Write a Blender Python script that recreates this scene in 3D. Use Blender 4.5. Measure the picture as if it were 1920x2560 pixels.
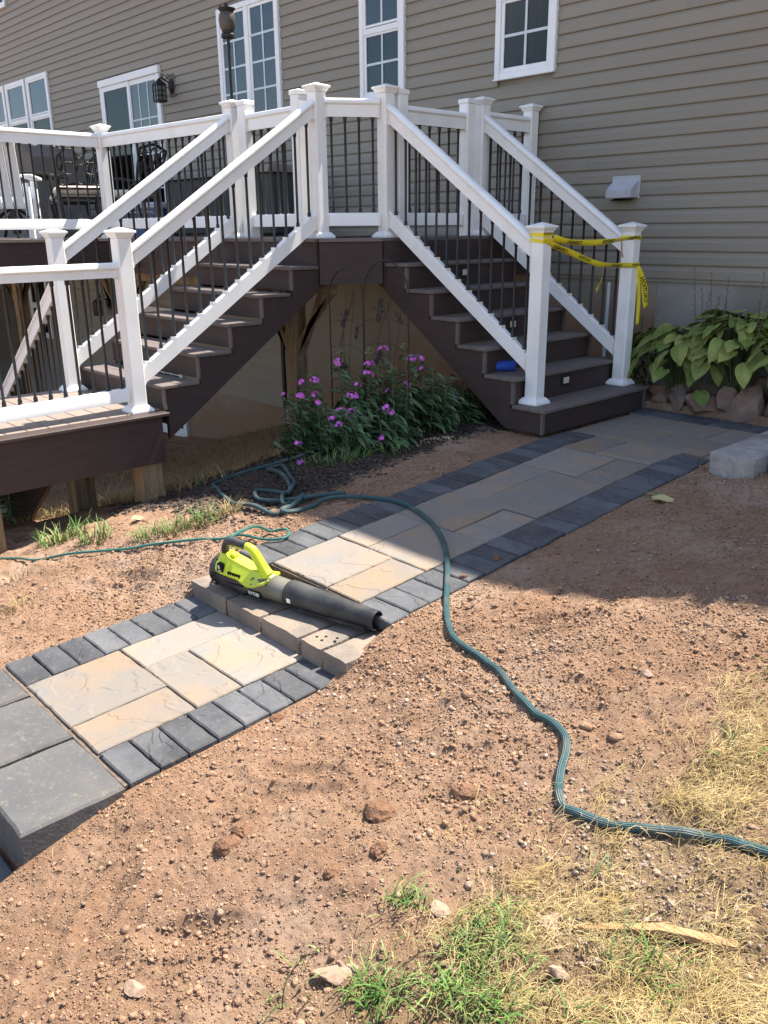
import bpy, bmesh, math, random
import numpy as np
from mathutils import Vector, Matrix, Euler

random.seed(7); RNG = np.random.default_rng(7)
scene = bpy.context.scene
for o in list(bpy.data.objects): bpy.data.objects.remove(o)
COL = scene.collection

# ------------------------------------------------------------ camera
CAM = Vector((0.0, -6.97, 1.423))
yaw, pit, rol = math.radians(42.908), math.radians(18.569), math.radians(-0.567)
fw = Vector((-math.cos(yaw), math.sin(yaw), 0)); rt = Vector((math.sin(yaw), math.cos(yaw), 0)); up = Vector((0, 0, 1))
f2 = fw*math.cos(pit) - up*math.sin(pit); u2 = up*math.cos(pit) + fw*math.sin(pit)
r3 = rt*math.cos(rol) + u2*math.sin(rol); u3 = u2*math.cos(rol) - rt*math.sin(rol)
cd = bpy.data.cameras.new("camera"); cam = bpy.data.objects.new("camera", cd); COL.objects.link(cam)
cam.matrix_world = Matrix(((r3.x, u3.x, -f2.x, CAM.x), (r3.y, u3.y, -f2.y, CAM.y), (r3.z, u3.z, -f2.z, CAM.z), (0, 0, 0, 1)))
cd.sensor_fit = 'VERTICAL'; cd.sensor_height = 24.0; cd.sensor_width = 18.0
cd.lens = 24.0*2107.67/2560; cd.clip_start = 0.05; cd.clip_end = 2000
scene.camera = cam

# ------------------------------------------------------------ light
SUN_TO = Vector((0.16, 1.0, 1.8)).normalized()
SUN_EL = math.asin(SUN_TO.z); SUN_AZ = math.atan2(SUN_TO.x, SUN_TO.y)
w = bpy.data.worlds.new("World"); scene.world = w; w.use_nodes = True
nt = w.node_tree; nt.nodes.clear()
wo = nt.nodes.new('ShaderNodeOutputWorld'); bg = nt.nodes.new('ShaderNodeBackground'); sky = nt.nodes.new('ShaderNodeTexSky')
sky.sky_type = 'NISHITA'; sky.sun_disc = False; sky.sun_elevation = SUN_EL; sky.sun_rotation = SUN_AZ
sky.air_density = 1.0; sky.dust_density = 1.2; sky.ozone_density = 1.0
tc = nt.nodes.new('ShaderNodeTexCoord'); mp = nt.nodes.new('ShaderNodeMapping'); mp.inputs['Scale'].default_value = (1, 1, 1.6)
ns = nt.nodes.new('ShaderNodeTexNoise'); ns.inputs['Scale'].default_value = 2.6; ns.inputs['Detail'].default_value = 7; ns.inputs['Roughness'].default_value = .55
rp = nt.nodes.new('ShaderNodeValToRGB'); rp.color_ramp.elements[0].position = .52; rp.color_ramp.elements[1].position = .68
mx = nt.nodes.new('ShaderNodeMixRGB'); mx.inputs[2].default_value = (7.5, 7.4, 7.4, 1)
mt = nt.nodes.new('ShaderNodeMath'); mt.operation = 'MULTIPLY'; mt.inputs[1].default_value = .6
L = nt.links.new
L(tc.outputs['Generated'], mp.inputs['Vector']); L(mp.outputs['Vector'], ns.inputs['Vector']); L(ns.outputs['Fac'], rp.inputs['Fac'])
L(rp.outputs['Color'], mt.inputs[0]); L(mt.outputs[0], mx.inputs[0]); L(sky.outputs['Color'], mx.inputs[1])
L(mx.outputs[0], bg.inputs['Color']); bg.inputs['Strength'].default_value = 0.105; L(bg.outputs[0], wo.inputs['Surface'])
sd = bpy.data.lights.new("sun", 'SUN'); sd.energy = 5.0; sd.angle = math.radians(0.55); sd.color = (1.0, 0.93, 0.82)
so = bpy.data.objects.new("sun", sd); COL.objects.link(so); so.location = (0, 0, 30)
so.rotation_euler = (-SUN_TO).to_track_quat('-Z', 'Y').to_euler()

scene.view_settings.view_transform = 'Standard'; scene.view_settings.look = 'None'
scene.view_settings.gamma = 1.0; scene.view_settings.use_curve_mapping = False
scene.view_settings.exposure = 1.52
scene.render.engine = 'CYCLES'
scene.cycles.max_bounces = 6; scene.cycles.diffuse_bounces = 4; scene.cycles.glossy_bounces = 3; scene.cycles.transmission_bounces = 4
scene.cycles.transparent_max_bounces = 8

# ------------------------------------------------------------ materials
def mat(name, col, col2=None, scale=6.0, rough=.6, bump=0.0, bscale=60.0, stretch=(1, 1, 1), metallic=0.0, rnd=0.0,
        detail=4.0, space='Object', spec=.4, col3=None, scale3=1.2, lo=.35, hi=.65, island=0.0, bdist=.01, rough2=None):
    m = bpy.data.materials.new(name); m.use_nodes = True; t = m.node_tree; N = t.nodes; K = t.links.new
    b = N['Principled BSDF']; b.inputs['Roughness'].default_value = rough; b.inputs['Metallic'].default_value = metallic
    b.inputs['Specular IOR Level'].default_value = spec
    if space == 'World':
        g = N.new('ShaderNodeNewGeometry'); vec = g.outputs['Position']
    else:
        g = N.new('ShaderNodeTexCoord'); vec = g.outputs['Object']
        oi = N.new('ShaderNodeObjectInfo'); va = N.new('ShaderNodeVectorMath'); va.operation = 'MULTIPLY_ADD'
        cmb = N.new('ShaderNodeCombineXYZ')
        for i in range(3): K(oi.outputs['Random'], cmb.inputs[i])
        va.inputs[1].default_value = (37, 53, 71); K(cmb.outputs[0], va.inputs[0]); K(vec, va.inputs[2]); vec = va.outputs[0]
    mpn = N.new('ShaderNodeMapping'); mpn.inputs['Scale'].default_value = stretch; K(vec, mpn.inputs['Vector'])
    out = None
    c2 = col2 if col2 else tuple(min(1, c*1.15) for c in col)
    n1 = N.new('ShaderNodeTexNoise'); n1.inputs['Scale'].default_value = scale; n1.inputs['Detail'].default_value = detail; n1.inputs['Roughness'].default_value = .62
    K(mpn.outputs[0], n1.inputs['Vector'])
    r1 = N.new('ShaderNodeMapRange'); r1.inputs[1].default_value = lo; r1.inputs[2].default_value = hi; K(n1.outputs['Fac'], r1.inputs[0])
    x = N.new('ShaderNodeMixRGB'); x.inputs[1].default_value = (*col, 1); x.inputs[2].default_value = (*c2, 1); K(r1.outputs[0], x.inputs[0]); out = x.outputs[0]
    if col3:
        n3 = N.new('ShaderNodeTexNoise'); n3.inputs['Scale'].default_value = scale3; n3.inputs['Detail'].default_value = 5; K(mpn.outputs[0], n3.inputs['Vector'])
        r3_ = N.new('ShaderNodeMapRange'); r3_.inputs[1].default_value = .48; r3_.inputs[2].default_value = .68; K(n3.outputs['Fac'], r3_.inputs[0])
        x3 = N.new('ShaderNodeMixRGB'); x3.inputs[2].default_value = (*col3, 1); K(out, x3.inputs[1]); K(r3_.outputs[0], x3.inputs[0]); out = x3.outputs[0]
    if rnd or island:
        hv = N.new('ShaderNodeHueSaturation'); K(out, hv.inputs['Color'])
        mr = N.new('ShaderNodeMapRange'); a = rnd or island; mr.inputs[3].default_value = 1-a; mr.inputs[4].default_value = 1+a
        if island: gi = N.new('ShaderNodeNewGeometry'); K(gi.outputs['Random Per Island'], mr.inputs[0])
        else: oi2 = N.new('ShaderNodeObjectInfo'); K(oi2.outputs['Random'], mr.inputs[0])
        K(mr.outputs[0], hv.inputs['Value']); out = hv.outputs[0]
    K(out, b.inputs['Base Color'])
    if rough2 is not None:
        rr = N.new('ShaderNodeMapRange'); rr.inputs[3].default_value = rough; rr.inputs[4].default_value = rough2; K(n1.outputs['Fac'], rr.inputs[0]); K(rr.outputs[0], b.inputs['Roughness'])
    if bump:
        nb = N.new('ShaderNodeTexNoise'); nb.inputs['Scale'].default_value = bscale; nb.inputs['Detail'].default_value = 5; K(mpn.outputs[0], nb.inputs['Vector'])
        bp = N.new('ShaderNodeBump'); bp.inputs['Strength'].default_value = bump; bp.inputs['Distance'].default_value = bdist
        K(nb.outputs['Fac'], bp.inputs['Height']); K(bp.outputs[0], b.inputs['Normal'])
    return m

def slate(name, c1, c2, c3, rnd, cleft=.004, fleck=None):
    """cleft-faced concrete paver: colour clouds, rough stepped cleft relief"""
    m = mat(name, c1, c2, scale=5, rough=.86, col3=c3, scale3=3.2, rnd=rnd, spec=.22, lo=.3, hi=.7)
    t = m.node_tree; N = t.nodes; K = t.links.new; b = N['Principled BSDF']
    mpn = [n for n in N if n.type == 'MAPPING'][0]
    wn = N.new('ShaderNodeTexNoise'); wn.inputs['Scale'].default_value = 3.0; wn.inputs['Detail'].default_value = 4; wn.inputs['Roughness'].default_value = .5; wn.inputs['Distortion'].default_value = .5
    K(mpn.outputs[0], wn.inputs['Vector'])
    rp = N.new('ShaderNodeValToRGB'); e = rp.color_ramp; e.elements[0].position = .34; e.elements[0].color = (0, 0, 0, 1); e.elements[1].position = .70; e.elements[1].color = (1, 1, 1, 1)
    for p, v in ((.43, .10), (.452, .45), (.565, .55), (.59, .90)):
        q = e.elements.new(p); q.color = (v, v, v, 1)
    K(wn.outputs['Fac'], rp.inputs['Fac'])
    fn = N.new('ShaderNodeTexNoise'); fn.inputs['Scale'].default_value = 120; fn.inputs['Detail'].default_value = 4; K(mpn.outputs[0], fn.inputs['Vector'])
    b1 = N.new('ShaderNodeBump'); b1.inputs['Strength'].default_value = .9; b1.inputs['Distance'].default_value = cleft*2.6; K(rp.outputs[0], b1.inputs['Height'])
    b2 = N.new('ShaderNodeBump'); b2.inputs['Strength'].default_value = .6; b2.inputs['Distance'].default_value = .003; K(fn.outputs['Fac'], b2.inputs['Height']); K(b1.outputs[0], b2.inputs['Normal'])
    K(b2.outputs[0], b.inputs['Normal'])
    # sandy dust and crumbs caught on the surface
    dn = N.new('ShaderNodeTexNoise'); dn.inputs['Scale'].default_value = 42; dn.inputs['Detail'].default_value = 8; dn.inputs['Roughness'].default_value = .75; K(mpn.outputs[0], dn.inputs['Vector'])
    dr = N.new('ShaderNodeMapRange'); dr.inputs[1].default_value = .54; dr.inputs[2].default_value = .70; dr.inputs[4].default_value = .6; K(dn.outputs['Fac'], dr.inputs[0])
    xx = N.new('ShaderNodeMixRGB'); xx.inputs[2].default_value = (*(fleck or (.22, .17, .12)), 1)
    src = b.inputs['Base Color'].links[0].from_socket; K(dr.outputs[0], xx.inputs[0]); K(src, xx.inputs[1]); K(xx.outputs[0], b.inputs['Base Color'])
    return m

MT = {}
MT['siding'] = mat('siding_vinyl', (.226, .204, .168), (.250, .227, .189), scale=2.5, rough=.55, bump=.12, bscale=90, stretch=(.15, 1, 1), spec=.35, bdist=.002)
MT['white'] = mat('white_vinyl', (.78, .78, .77), (.82, .82, .81), scale=3, rough=.42, spec=.45, bump=.04, bscale=25, bdist=.002, col3=(.75, .745, .73), scale3=5)
MT['bracket'] = mat('grimy_vinyl', (.74, .72, .67), (.66, .61, .52), scale=14, rough=.5)
MT['trim'] = mat('white_trim', (.72, .75, .78), (.78, .80, .82), scale=3, rough=.45)
MT['muntin'] = mat('muntin', (.50, .57, .61), rough=.4)
MT['black'] = mat('black_aluminium', (.010, .011, .013), (.016, .017, .019), scale=8, rough=.42, spec=.45)
MT['fascia'] = mat('brown_composite', (.044, .029, .027), (.055, .037, .034), scale=4, rough=.62, bump=.25, bscale=30, stretch=(1, 1, 6), bdist=.002, space='World', spec=.3)
MT['tread'] = mat('grey_brown_board', (.115, .092, .084), (.155, .128, .118), scale=9, rough=.68, bump=.35, bscale=18, stretch=(12, 1.2, 12), bdist=.002, rnd=.08, spec=.3)
MT['treadx'] = mat('grey_brown_board_x', (.115, .092, .084), (.155, .128, .118), scale=9, rough=.68, bump=.35, bscale=18, stretch=(1.2, 12, 12), bdist=.002, rnd=.08, spec=.3)
MT['landboard'] = mat('landing_board', (.20, .155, .13), (.25, .20, .17), scale=8, rough=.65, bump=.3, bscale=18, stretch=(1.2, 12, 12), bdist=.002, rnd=.07, spec=.3)
MT['wood'] = mat('pressure_treated_wood', (.20, .135, .072), (.30, .22, .13), scale=6, rough=.8, bump=.5, bscale=14, stretch=(7, 7, .7), bdist=.004, col3=(.11, .085, .05), scale3=2.5)
MT['concrete'] = mat('foundation_concrete', (.235, .225, .205), (.285, .275, .255), scale=1.6, rough=.85, bump=.3, bscale=45, space='World', bdist=.003, col3=(.19, .175, .15), scale3=.9)
MT['slab'] = slate('buff_slab', (.212, .178, .147), (.178, .170, .163), (.25, .184, .128), .13)
MT['dark'] = slate('charcoal_paver', (.066, .068, .075), (.105, .106, .112), (.052, .054, .060), .25, .005, (.17, .15, .13))
MT['grey'] = slate('grey_step_slab', (.070, .071, .074), (.094, .094, .095), (.112, .103, .092), .08, .0010, (.22, .185, .14))
MT['block'] = mat('tan_step_block', (.235, .18, .135), (.17, .142, .12), scale=7, rough=.9, bump=.8, bscale=70, col3=(.125, .108, .095), scale3=5, bdist=.006, rnd=.12)
MT['granite'] = mat('rough_granite', (.27, .25, .235), (.38, .355, .33), scale=16, rough=.9, bump=.9, bscale=35, bdist=.012, col3=(.20, .17, .15), scale3=4)
MT['palegravel'] = mat('pale_gravel', (.25, .185, .145), (.33, .265, .22), scale=30, rough=.95, island=.25, space='World', spec=.15)
MT['bedding'] = mat('bedding_sand', (.10, .075, .06), (.16, .12, .09), scale=30, rough=.95, bump=.5, bscale=150, space='World')
MT['hose'] = mat('teal_hose', (.018, .055, .064), (.03, .085, .095), scale=14, rough=.5, col3=(.11, .12, .11), scale3=9, spec=.4)
MT['cord'] = mat('green_cord', (.02, .11, .095), (.035, .155, .13), scale=20, rough=.42)
MT['lime'] = mat('lime_plastic', (.50, .60, .018), (.56, .66, .035), scale=9, rough=.40, col3=(.42, .47, .09), scale3=5)
MT['rubber'] = mat('black_plastic', (.016, .017, .019), (.030, .030, .031), scale=6, rough=.42, col3=(.070, .068, .064), scale3=7, rough2=.68)
MT['smoke'] = mat('dusty_clear_tube', (.085, .085, .048), (.12, .115, .078), scale=5, rough=.35, col3=(.18, .175, .15), scale3=6)
MT['hole'] = mat('dark_inside', (.004, .004, .004), rough=.9)
MT['ink'] = mat('white_ink', (.75, .75, .75), rough=.5)
MT['tape'] = mat('yellow_tape', (.72, .56, .02), (.80, .66, .035), scale=12, rough=.38, spec=.5)
MT['tapeink'] = mat('black_ink', (.02, .018, .012), rough=.5)
MT['stone'] = mat('brown_field_stone', (.19, .115, .085), (.27, .185, .145), scale=6, rough=.9, bump=.7, bscale=30, rnd=.25, bdist=.01, col3=(.12, .10, .09), scale3=4)
MT['darkclod'] = mat('dark_clod', (.15, .082, .050), (.21, .122, .078), scale=30, rough=.97, bump=1.0, bscale=140, spec=.08)
MT['clodm'] = mat('soil_clod', (.31, .188, .119), (.39, .253, .170), scale=40, rough=.97, island=.26, bump=1.0, bscale=260, space='World', spec=.08, col3=(.40, .295, .225), scale3=1.6)
MT['straw'] = mat('dry_straw', (.30, .215, .09), (.40, .305, .15), scale=8, rough=.85, island=.45, space='World', spec=.2)
MT['grass'] = mat('green_grass', (.070, .150, .030), (.12, .205, .05), scale=7, rough=.6, island=.28, space='World', spec=.3, col3=(.25, .26, .11), scale3=6)
MT['leaf'] = mat('phlox_leaf', (.065, .115, .050), (.10, .165, .072), scale=5, rough=.5, island=.35, space='World', spec=.35)
MT['pink'] = mat('pink_petal', (.68, .12, .66), (.74, .20, .70), scale=20, rough=.6, island=.12, space='World')
MT['bud'] = mat('green_bud', (.13, .17, .06), (.20, .22, .09), scale=20, rough=.7, island=.2, space='World')
MT['stem'] = mat('plant_stem', (.075, .10, .04), rough=.6)
MT['seedstalk'] = mat('dry_seed_stalk', (.10, .075, .045), (.13, .12, .06), scale=20, rough=.8)
MT['iron'] = mat('dark_iron', (.018, .016, .016), (.03, .026, .025), scale=20, rough=.6, metallic=.3)
MT['bronze'] = mat('weathered_bronze', (.060, .052, .047), (.095, .082, .072), scale=12, rough=.55, metallic=.25)
MT['cushion'] = mat('cream_cushion', (.56, .50, .40), (.62, .56, .46), scale=8, rough=.9)
MT['box'] = mat('charcoal_resin', (.040, .044, .042), rough=.6)
MT['boxlid'] = mat('taupe_resin', (.20, .185, .165), rough=.6)
MT['cooler'] = mat('blue_plastic', (.025, .075, .19), rough=.45)
MT['speakerb'] = mat('blue_fabric', (.012, .05, .34), (.02, .075, .42), scale=90, rough=.7, bump=.5, bscale=250, bdist=.002)
MT['strap'] = mat('teal_strap', (.10, .20, .26), rough=.8)
MT['tancover'] = mat('taupe_cover', (.13, .112, .098), rough=.85, bump=.3, bscale=6, bdist=.03)
MT['hood'] = mat('grey_hood', (.40, .41, .44), rough=.4)
MT['lens'] = mat('pale_lens', (.52, .48, .38), rough=.3)
MT['lanternglass'] = mat('seeded_glass', (.11, .125, .12), rough=.12, spec=.6)
MT['mulch'] = mat('dark_mulch', (.034, .026, .022), (.06, .045, .037), scale=20, rough=.95, island=.35, space='World')
MT['sawdust'] = mat('sawdust', (.52, .40, .22), (.62, .50, .30), scale=60, rough=.95, island=.2, space='World')
MT['splinter'] = mat('split_wood', (.32, .17, .075), (.44, .26, .125), scale=8, rough=.8, stretch=(1, 12, 12), bump=.6, bscale=20)
MT['roof'] = mat('dark_shingle', (.05, .048, .046), rough=.9)
MT['blind'] = mat('window_blind', (.15, .155, .155), (.19, .195, .19), scale=3, rough=.9)
MT['cloud_backing'] = mat('window_cloud_backing', (.50, .48, .47), (.62, .60, .59), scale=4, rough=.9, stretch=(9, 1, .4))  # pale colour stands in for clouds reflected in the left panes
MT['backing'] = mat('window_curtain', (.12, .125, .122), (.21, .215, .21), scale=4, rough=.9, stretch=(9, 1, .4))
MT['room'] = mat('dark_room', (.035, .037, .040), rough=.9)  # dark colour of flat panels standing in for unlit rooms behind glass
MT['paper'] = mat('paper_leaf', (.34, .30, .14), (.42, .34, .17), scale=12, rough=.8)

def glass(name, tint, rough=.02, refl=(.05, 1.0)):
    m = bpy.data.materials.new(name); m.use_nodes = True; t = m.node_tree; N = t.nodes; N.clear(); K = t.links.new
    o = N.new('ShaderNodeOutputMaterial'); g = N.new('ShaderNodeBsdfGlossy'); g.inputs['Roughness'].default_value = rough
    g.inputs['Color'].default_value = (.9, .93, .96, 1)
    tr = N.new('ShaderNodeBsdfTransparent'); tr.inputs['Color'].default_value = (*tint, 1)
    fr = N.new('ShaderNodeFresnel'); fr.inputs['IOR'].default_value = 1.5
    tcn = N.new('ShaderNodeTexCoord'); no = N.new('ShaderNodeTexNoise'); no.inputs['Scale'].default_value = 1.1; K(tcn.outputs['Object'], no.inputs['Vector'])
    bp = N.new('ShaderNodeBump'); bp.inputs['Strength'].default_value = .05; bp.inputs['Distance'].default_value = .05; K(no.outputs['Fac'], bp.inputs['Height']); K(bp.outputs[0], g.inputs['Normal'])
    mr = N.new('ShaderNodeMapRange'); mr.inputs[1].default_value = 0; mr.inputs[2].default_value = 1; mr.inputs[3].default_value = refl[0]; mr.inputs[4].default_value = refl[1]; K(fr.outputs[0], mr.inputs[0])
    mixs = N.new('ShaderNodeMixShader'); K(mr.outputs[0], mixs.inputs[0]); K(tr.outputs[0], mixs.inputs[1]); K(g.outputs[0], mixs.inputs[2]); K(mixs.outputs[0], o.inputs['Surface'])
    return m
MT['glass'] = glass('window_glass', (.75, .78, .80))
MT['screen'] = glass('screened_glass', (.50, .52, .52), .08, (.012, .22))

# hosta leaf: green heart, yellowing towards tip and margin
def hosta_mat():
    m = mat('hosta_leaf', (.125, .19, .042), (.225, .275, .068), scale=9, rough=.5, rnd=.22, spec=.35)
    t = m.node_tree; N = t.nodes; K = t.links.new; b = N['Principled BSDF']
    at = N.new('ShaderNodeAttribute'); at.attribute_name = 'margin'
    no = N.new('ShaderNodeTexNoise'); no.inputs['Scale'].default_value = 14; tcn = N.new('ShaderNodeTexCoord'); K(tcn.outputs['Object'], no.inputs['Vector'])
    mh = N.new('ShaderNodeMath'); mh.operation = 'MULTIPLY'; mh.inputs[1].default_value = .38; K(at.outputs['Fac'], mh.inputs[0]); ob_ = N.new('ShaderNodeObjectInfo'); m9 = N.new('ShaderNodeMath'); m9.operation = 'MULTIPLY_ADD'; m9.inputs[1].default_value = .55; K(ob_.outputs['Random'], m9.inputs[0]); K(mh.outputs[0], m9.inputs[2])
    ad = N.new('ShaderNodeMath'); ad.operation = 'ADD'; K(m9.outputs[0], ad.inputs[0]); K(no.outputs['Fac'], ad.inputs[1])
    mr = N.new('ShaderNodeMapRange'); mr.inputs[1].default_value = .80; mr.inputs[2].default_value = 1.45; mr.inputs[4].default_value = .75; K(ad.outputs[0], mr.inputs[0])
    x = N.new('ShaderNodeMixRGB'); x.inputs[2].default_value = (.36, .34, .10, 1); src = b.inputs['Base Color'].links[0].from_socket
    K(mr.outputs[0], x.inputs[0]); K(src, x.inputs[1]); K(x.outputs[0], b.inputs['Base Color'])
    ac = N.new('ShaderNodeAttribute'); ac.attribute_name = 'across'; ml = N.new('ShaderNodeMath'); ml.operation = 'MULTIPLY'; ml.inputs[1].default_value = 30; K(ac.outputs['Fac'], ml.inputs[0])
    sn = N.new('ShaderNodeMath'); sn.operation = 'SINE'; K(ml.outputs[0], sn.inputs[0]); bp = N.new('ShaderNodeBump'); bp.inputs['Strength'].default_value = .5; bp.inputs['Distance'].default_value = .004; K(sn.outputs[0], bp.inputs['Height']); K(bp.outputs[0], b.inputs['Normal'])
    return m
MT['hosta'] = hosta_mat()

def wall_stain():
    """concrete foundation with the orange splash mark soil has left on it"""
    m = mat('stained_concrete', (.225, .205, .165), (.275, .255, .21), scale=1.4, rough=.9, bump=.3, bscale=40, space='World', bdist=.003)
    t = m.node_tree; N = t.nodes; K = t.links.new; b = N['Principled BSDF']
    g = N.new('ShaderNodeNewGeometry'); s = N.new('ShaderNodeSeparateXYZ'); K(g.outputs['Position'], s.inputs[0])
    no = N.new('ShaderNodeTexNoise'); no.inputs['Scale'].default_value = 2.2; no.inputs['Detail'].default_value = 6; K(g.outputs['Position'], no.inputs['Vector'])
    # stain top follows the sloping soil line: z < .30*x + 2.35
    ma = N.new('ShaderNodeMath'); ma.operation = 'MULTIPLY_ADD'; ma.inputs[1].default_value = -.27; ma.inputs[2].default_value = -1.75; K(s.outputs['X'], ma.inputs[0])
    ad = N.new('ShaderNodeMath'); ad.operation = 'ADD'; K(s.outputs['Z'], ad.inputs[0]); K(ma.outputs[0], ad.inputs[1])
    a2 = N.new('ShaderNodeMath'); a2.operation = 'MULTIPLY_ADD'; a2.inputs[1].default_value = 1.0; K(no.outputs['Fac'], a2.inputs[0]); K(ad.outputs[0], a2.inputs[2])
    mr = N.new('ShaderNodeMapRange'); mr.inputs[1].default_value = .95; mr.inputs[2].default_value = .45; K(a2.outputs[0], mr.inputs[0])
    x = N.new('ShaderNodeMixRGB'); x.inputs[2].default_value = (.235, .155, .10, 1); src = b.inputs['Base Color'].links[0].from_socket
    K(mr.outputs[0], x.inputs[0]); K(src, x.inputs[1]); K(x.outputs[0], b.inputs['Base Color'])
    return m
MT['stain'] = wall_stain()

def soil_mat():
    m = bpy.data.materials.new('red_soil'); m.use_nodes = True; t = m.node_tree; N = t.nodes; K = t.links.new; b = N['Principled BSDF']
    b.inputs['Roughness'].default_value = .96; b.inputs['Specular IOR Level'].default_value = .12
    g = N.new('ShaderNodeNewGeometry'); P = g.outputs['Position']
    def noise(s, d=6, r=.62):
        n = N.new('ShaderNodeTexNoise'); n.inputs['Scale'].default_value = s; n.inputs['Detail'].default_value = d; n.inputs['Roughness'].default_value = r; K(P, n.inputs['Vector']); return n.outputs['Fac']
    def rng(src, a, c, lo=0., hi=1.):
        n = N.new('ShaderNodeMapRange'); n.inputs[1].default_value = a; n.inputs[2].default_value = c; n.inputs[3].default_value = lo; n.inputs[4].default_value = hi; K(src, n.inputs[0]); return n.outputs[0]
    def mixc(f, a, c):
        n = N.new('ShaderNodeMixRGB'); K(f, n.inputs[0])
        for i, v in ((1, a), (2, c)):
            if isinstance(v, tuple): n.inputs[i].default_value = (*v, 1)
            else: K(v, n.inputs[i])
        return n.outputs[0]
    c = mixc(rng(noise(3.5), .35, .65), (.300, .180, .113), (.375, .242, .162))
    c = mixc(rng(noise(38, 8, .7), .50, .72), c, (.21, .12, .076))
    c = mixc(rng(noise(70, 8, .75), .56, .76), c, (.46, .345, .26))
    c = mixc(rng(noise(1.3, 5), .52, .66, 0, .55), c, (.43, .325, .255))
    c = mixc(rng(noise(.9, 4), .56, .70, 0, .5), c, (.17, .098, .062))
    s = N.new('ShaderNodeSeparateXYZ'); K(P, s.inputs[0])
    # thatch of dead grass worked into the soil on the lawn side
    th = N.new('ShaderNodeMath'); th.operation = 'MULTIPLY_ADD'; th.inputs[1].default_value = -.28; K(s.outputs['Y'], th.inputs[0]); K(s.outputs['X'], th.inputs[2])
    tn = N.new('ShaderNodeMath'); tn.operation = 'MULTIPLY_ADD'; tn.inputs[1].default_value = .5; K(noise(3.2, 5), tn.inputs[0]); K(th.outputs[0], tn.inputs[2])
    c = mixc(rng(tn.outputs[0], .62, .95, 0, .6), c, mixc(rng(noise(55, 6, .7), .4, .62), (.17, .12, .06), (.36, .27, .135)))
    # dark mulch / topsoil bed beside and under the deck
    wob = rng(noise(2.2, 5), .3, .7, -.12, .12)
    def band(sock, lim, w, sign):
        a = N.new('ShaderNodeMath'); a.operation = 'ADD'; K(sock, a.inputs[0]); K(wob, a.inputs[1])
        return rng(a.outputs[0], lim, lim+w*sign)
    bx0 = band(s.outputs['X'], -3.90, .16, -1); bx9 = band(s.outputs['X'], -5.9, .5, 1); by = band(s.outputs['Y'], -4.42, .25, 1)
    bxm = N.new('ShaderNodeMath'); bxm.operation = 'MULTIPLY'; K(bx0, bxm.inputs[0]); K(bx9, bxm.inputs[1]); bx = bxm.outputs[0]
    mu = N.new('ShaderNodeMath'); mu.operation = 'MULTIPLY'; K(bx, mu.inputs[0]); K(by, mu.inputs[1])
    c = mixc(mu.outputs[0], c, mixc(rng(noise(45, 6), .4, .66), (.030, .023, .019), (.085, .06, .045)))
    K(c, b.inputs['Base Color'])
    b1 = N.new('ShaderNodeBump'); b1.inputs['Strength'].default_value = .8; b1.inputs['Distance'].default_value = .02; K(noise(26, 8, .7), b1.inputs['Height'])
    b2 = N.new('ShaderNodeBump'); b2.inputs['Strength'].default_value = 1.0; b2.inputs['Distance'].default_value = .012; K(noise(110, 7, .8), b2.inputs['Height']); K(b1.outputs[0], b2.inputs['Normal'])
    K(b2.outputs[0], b.inputs['Normal'])
    return m
MT['soil'] = soil_mat()

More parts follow.
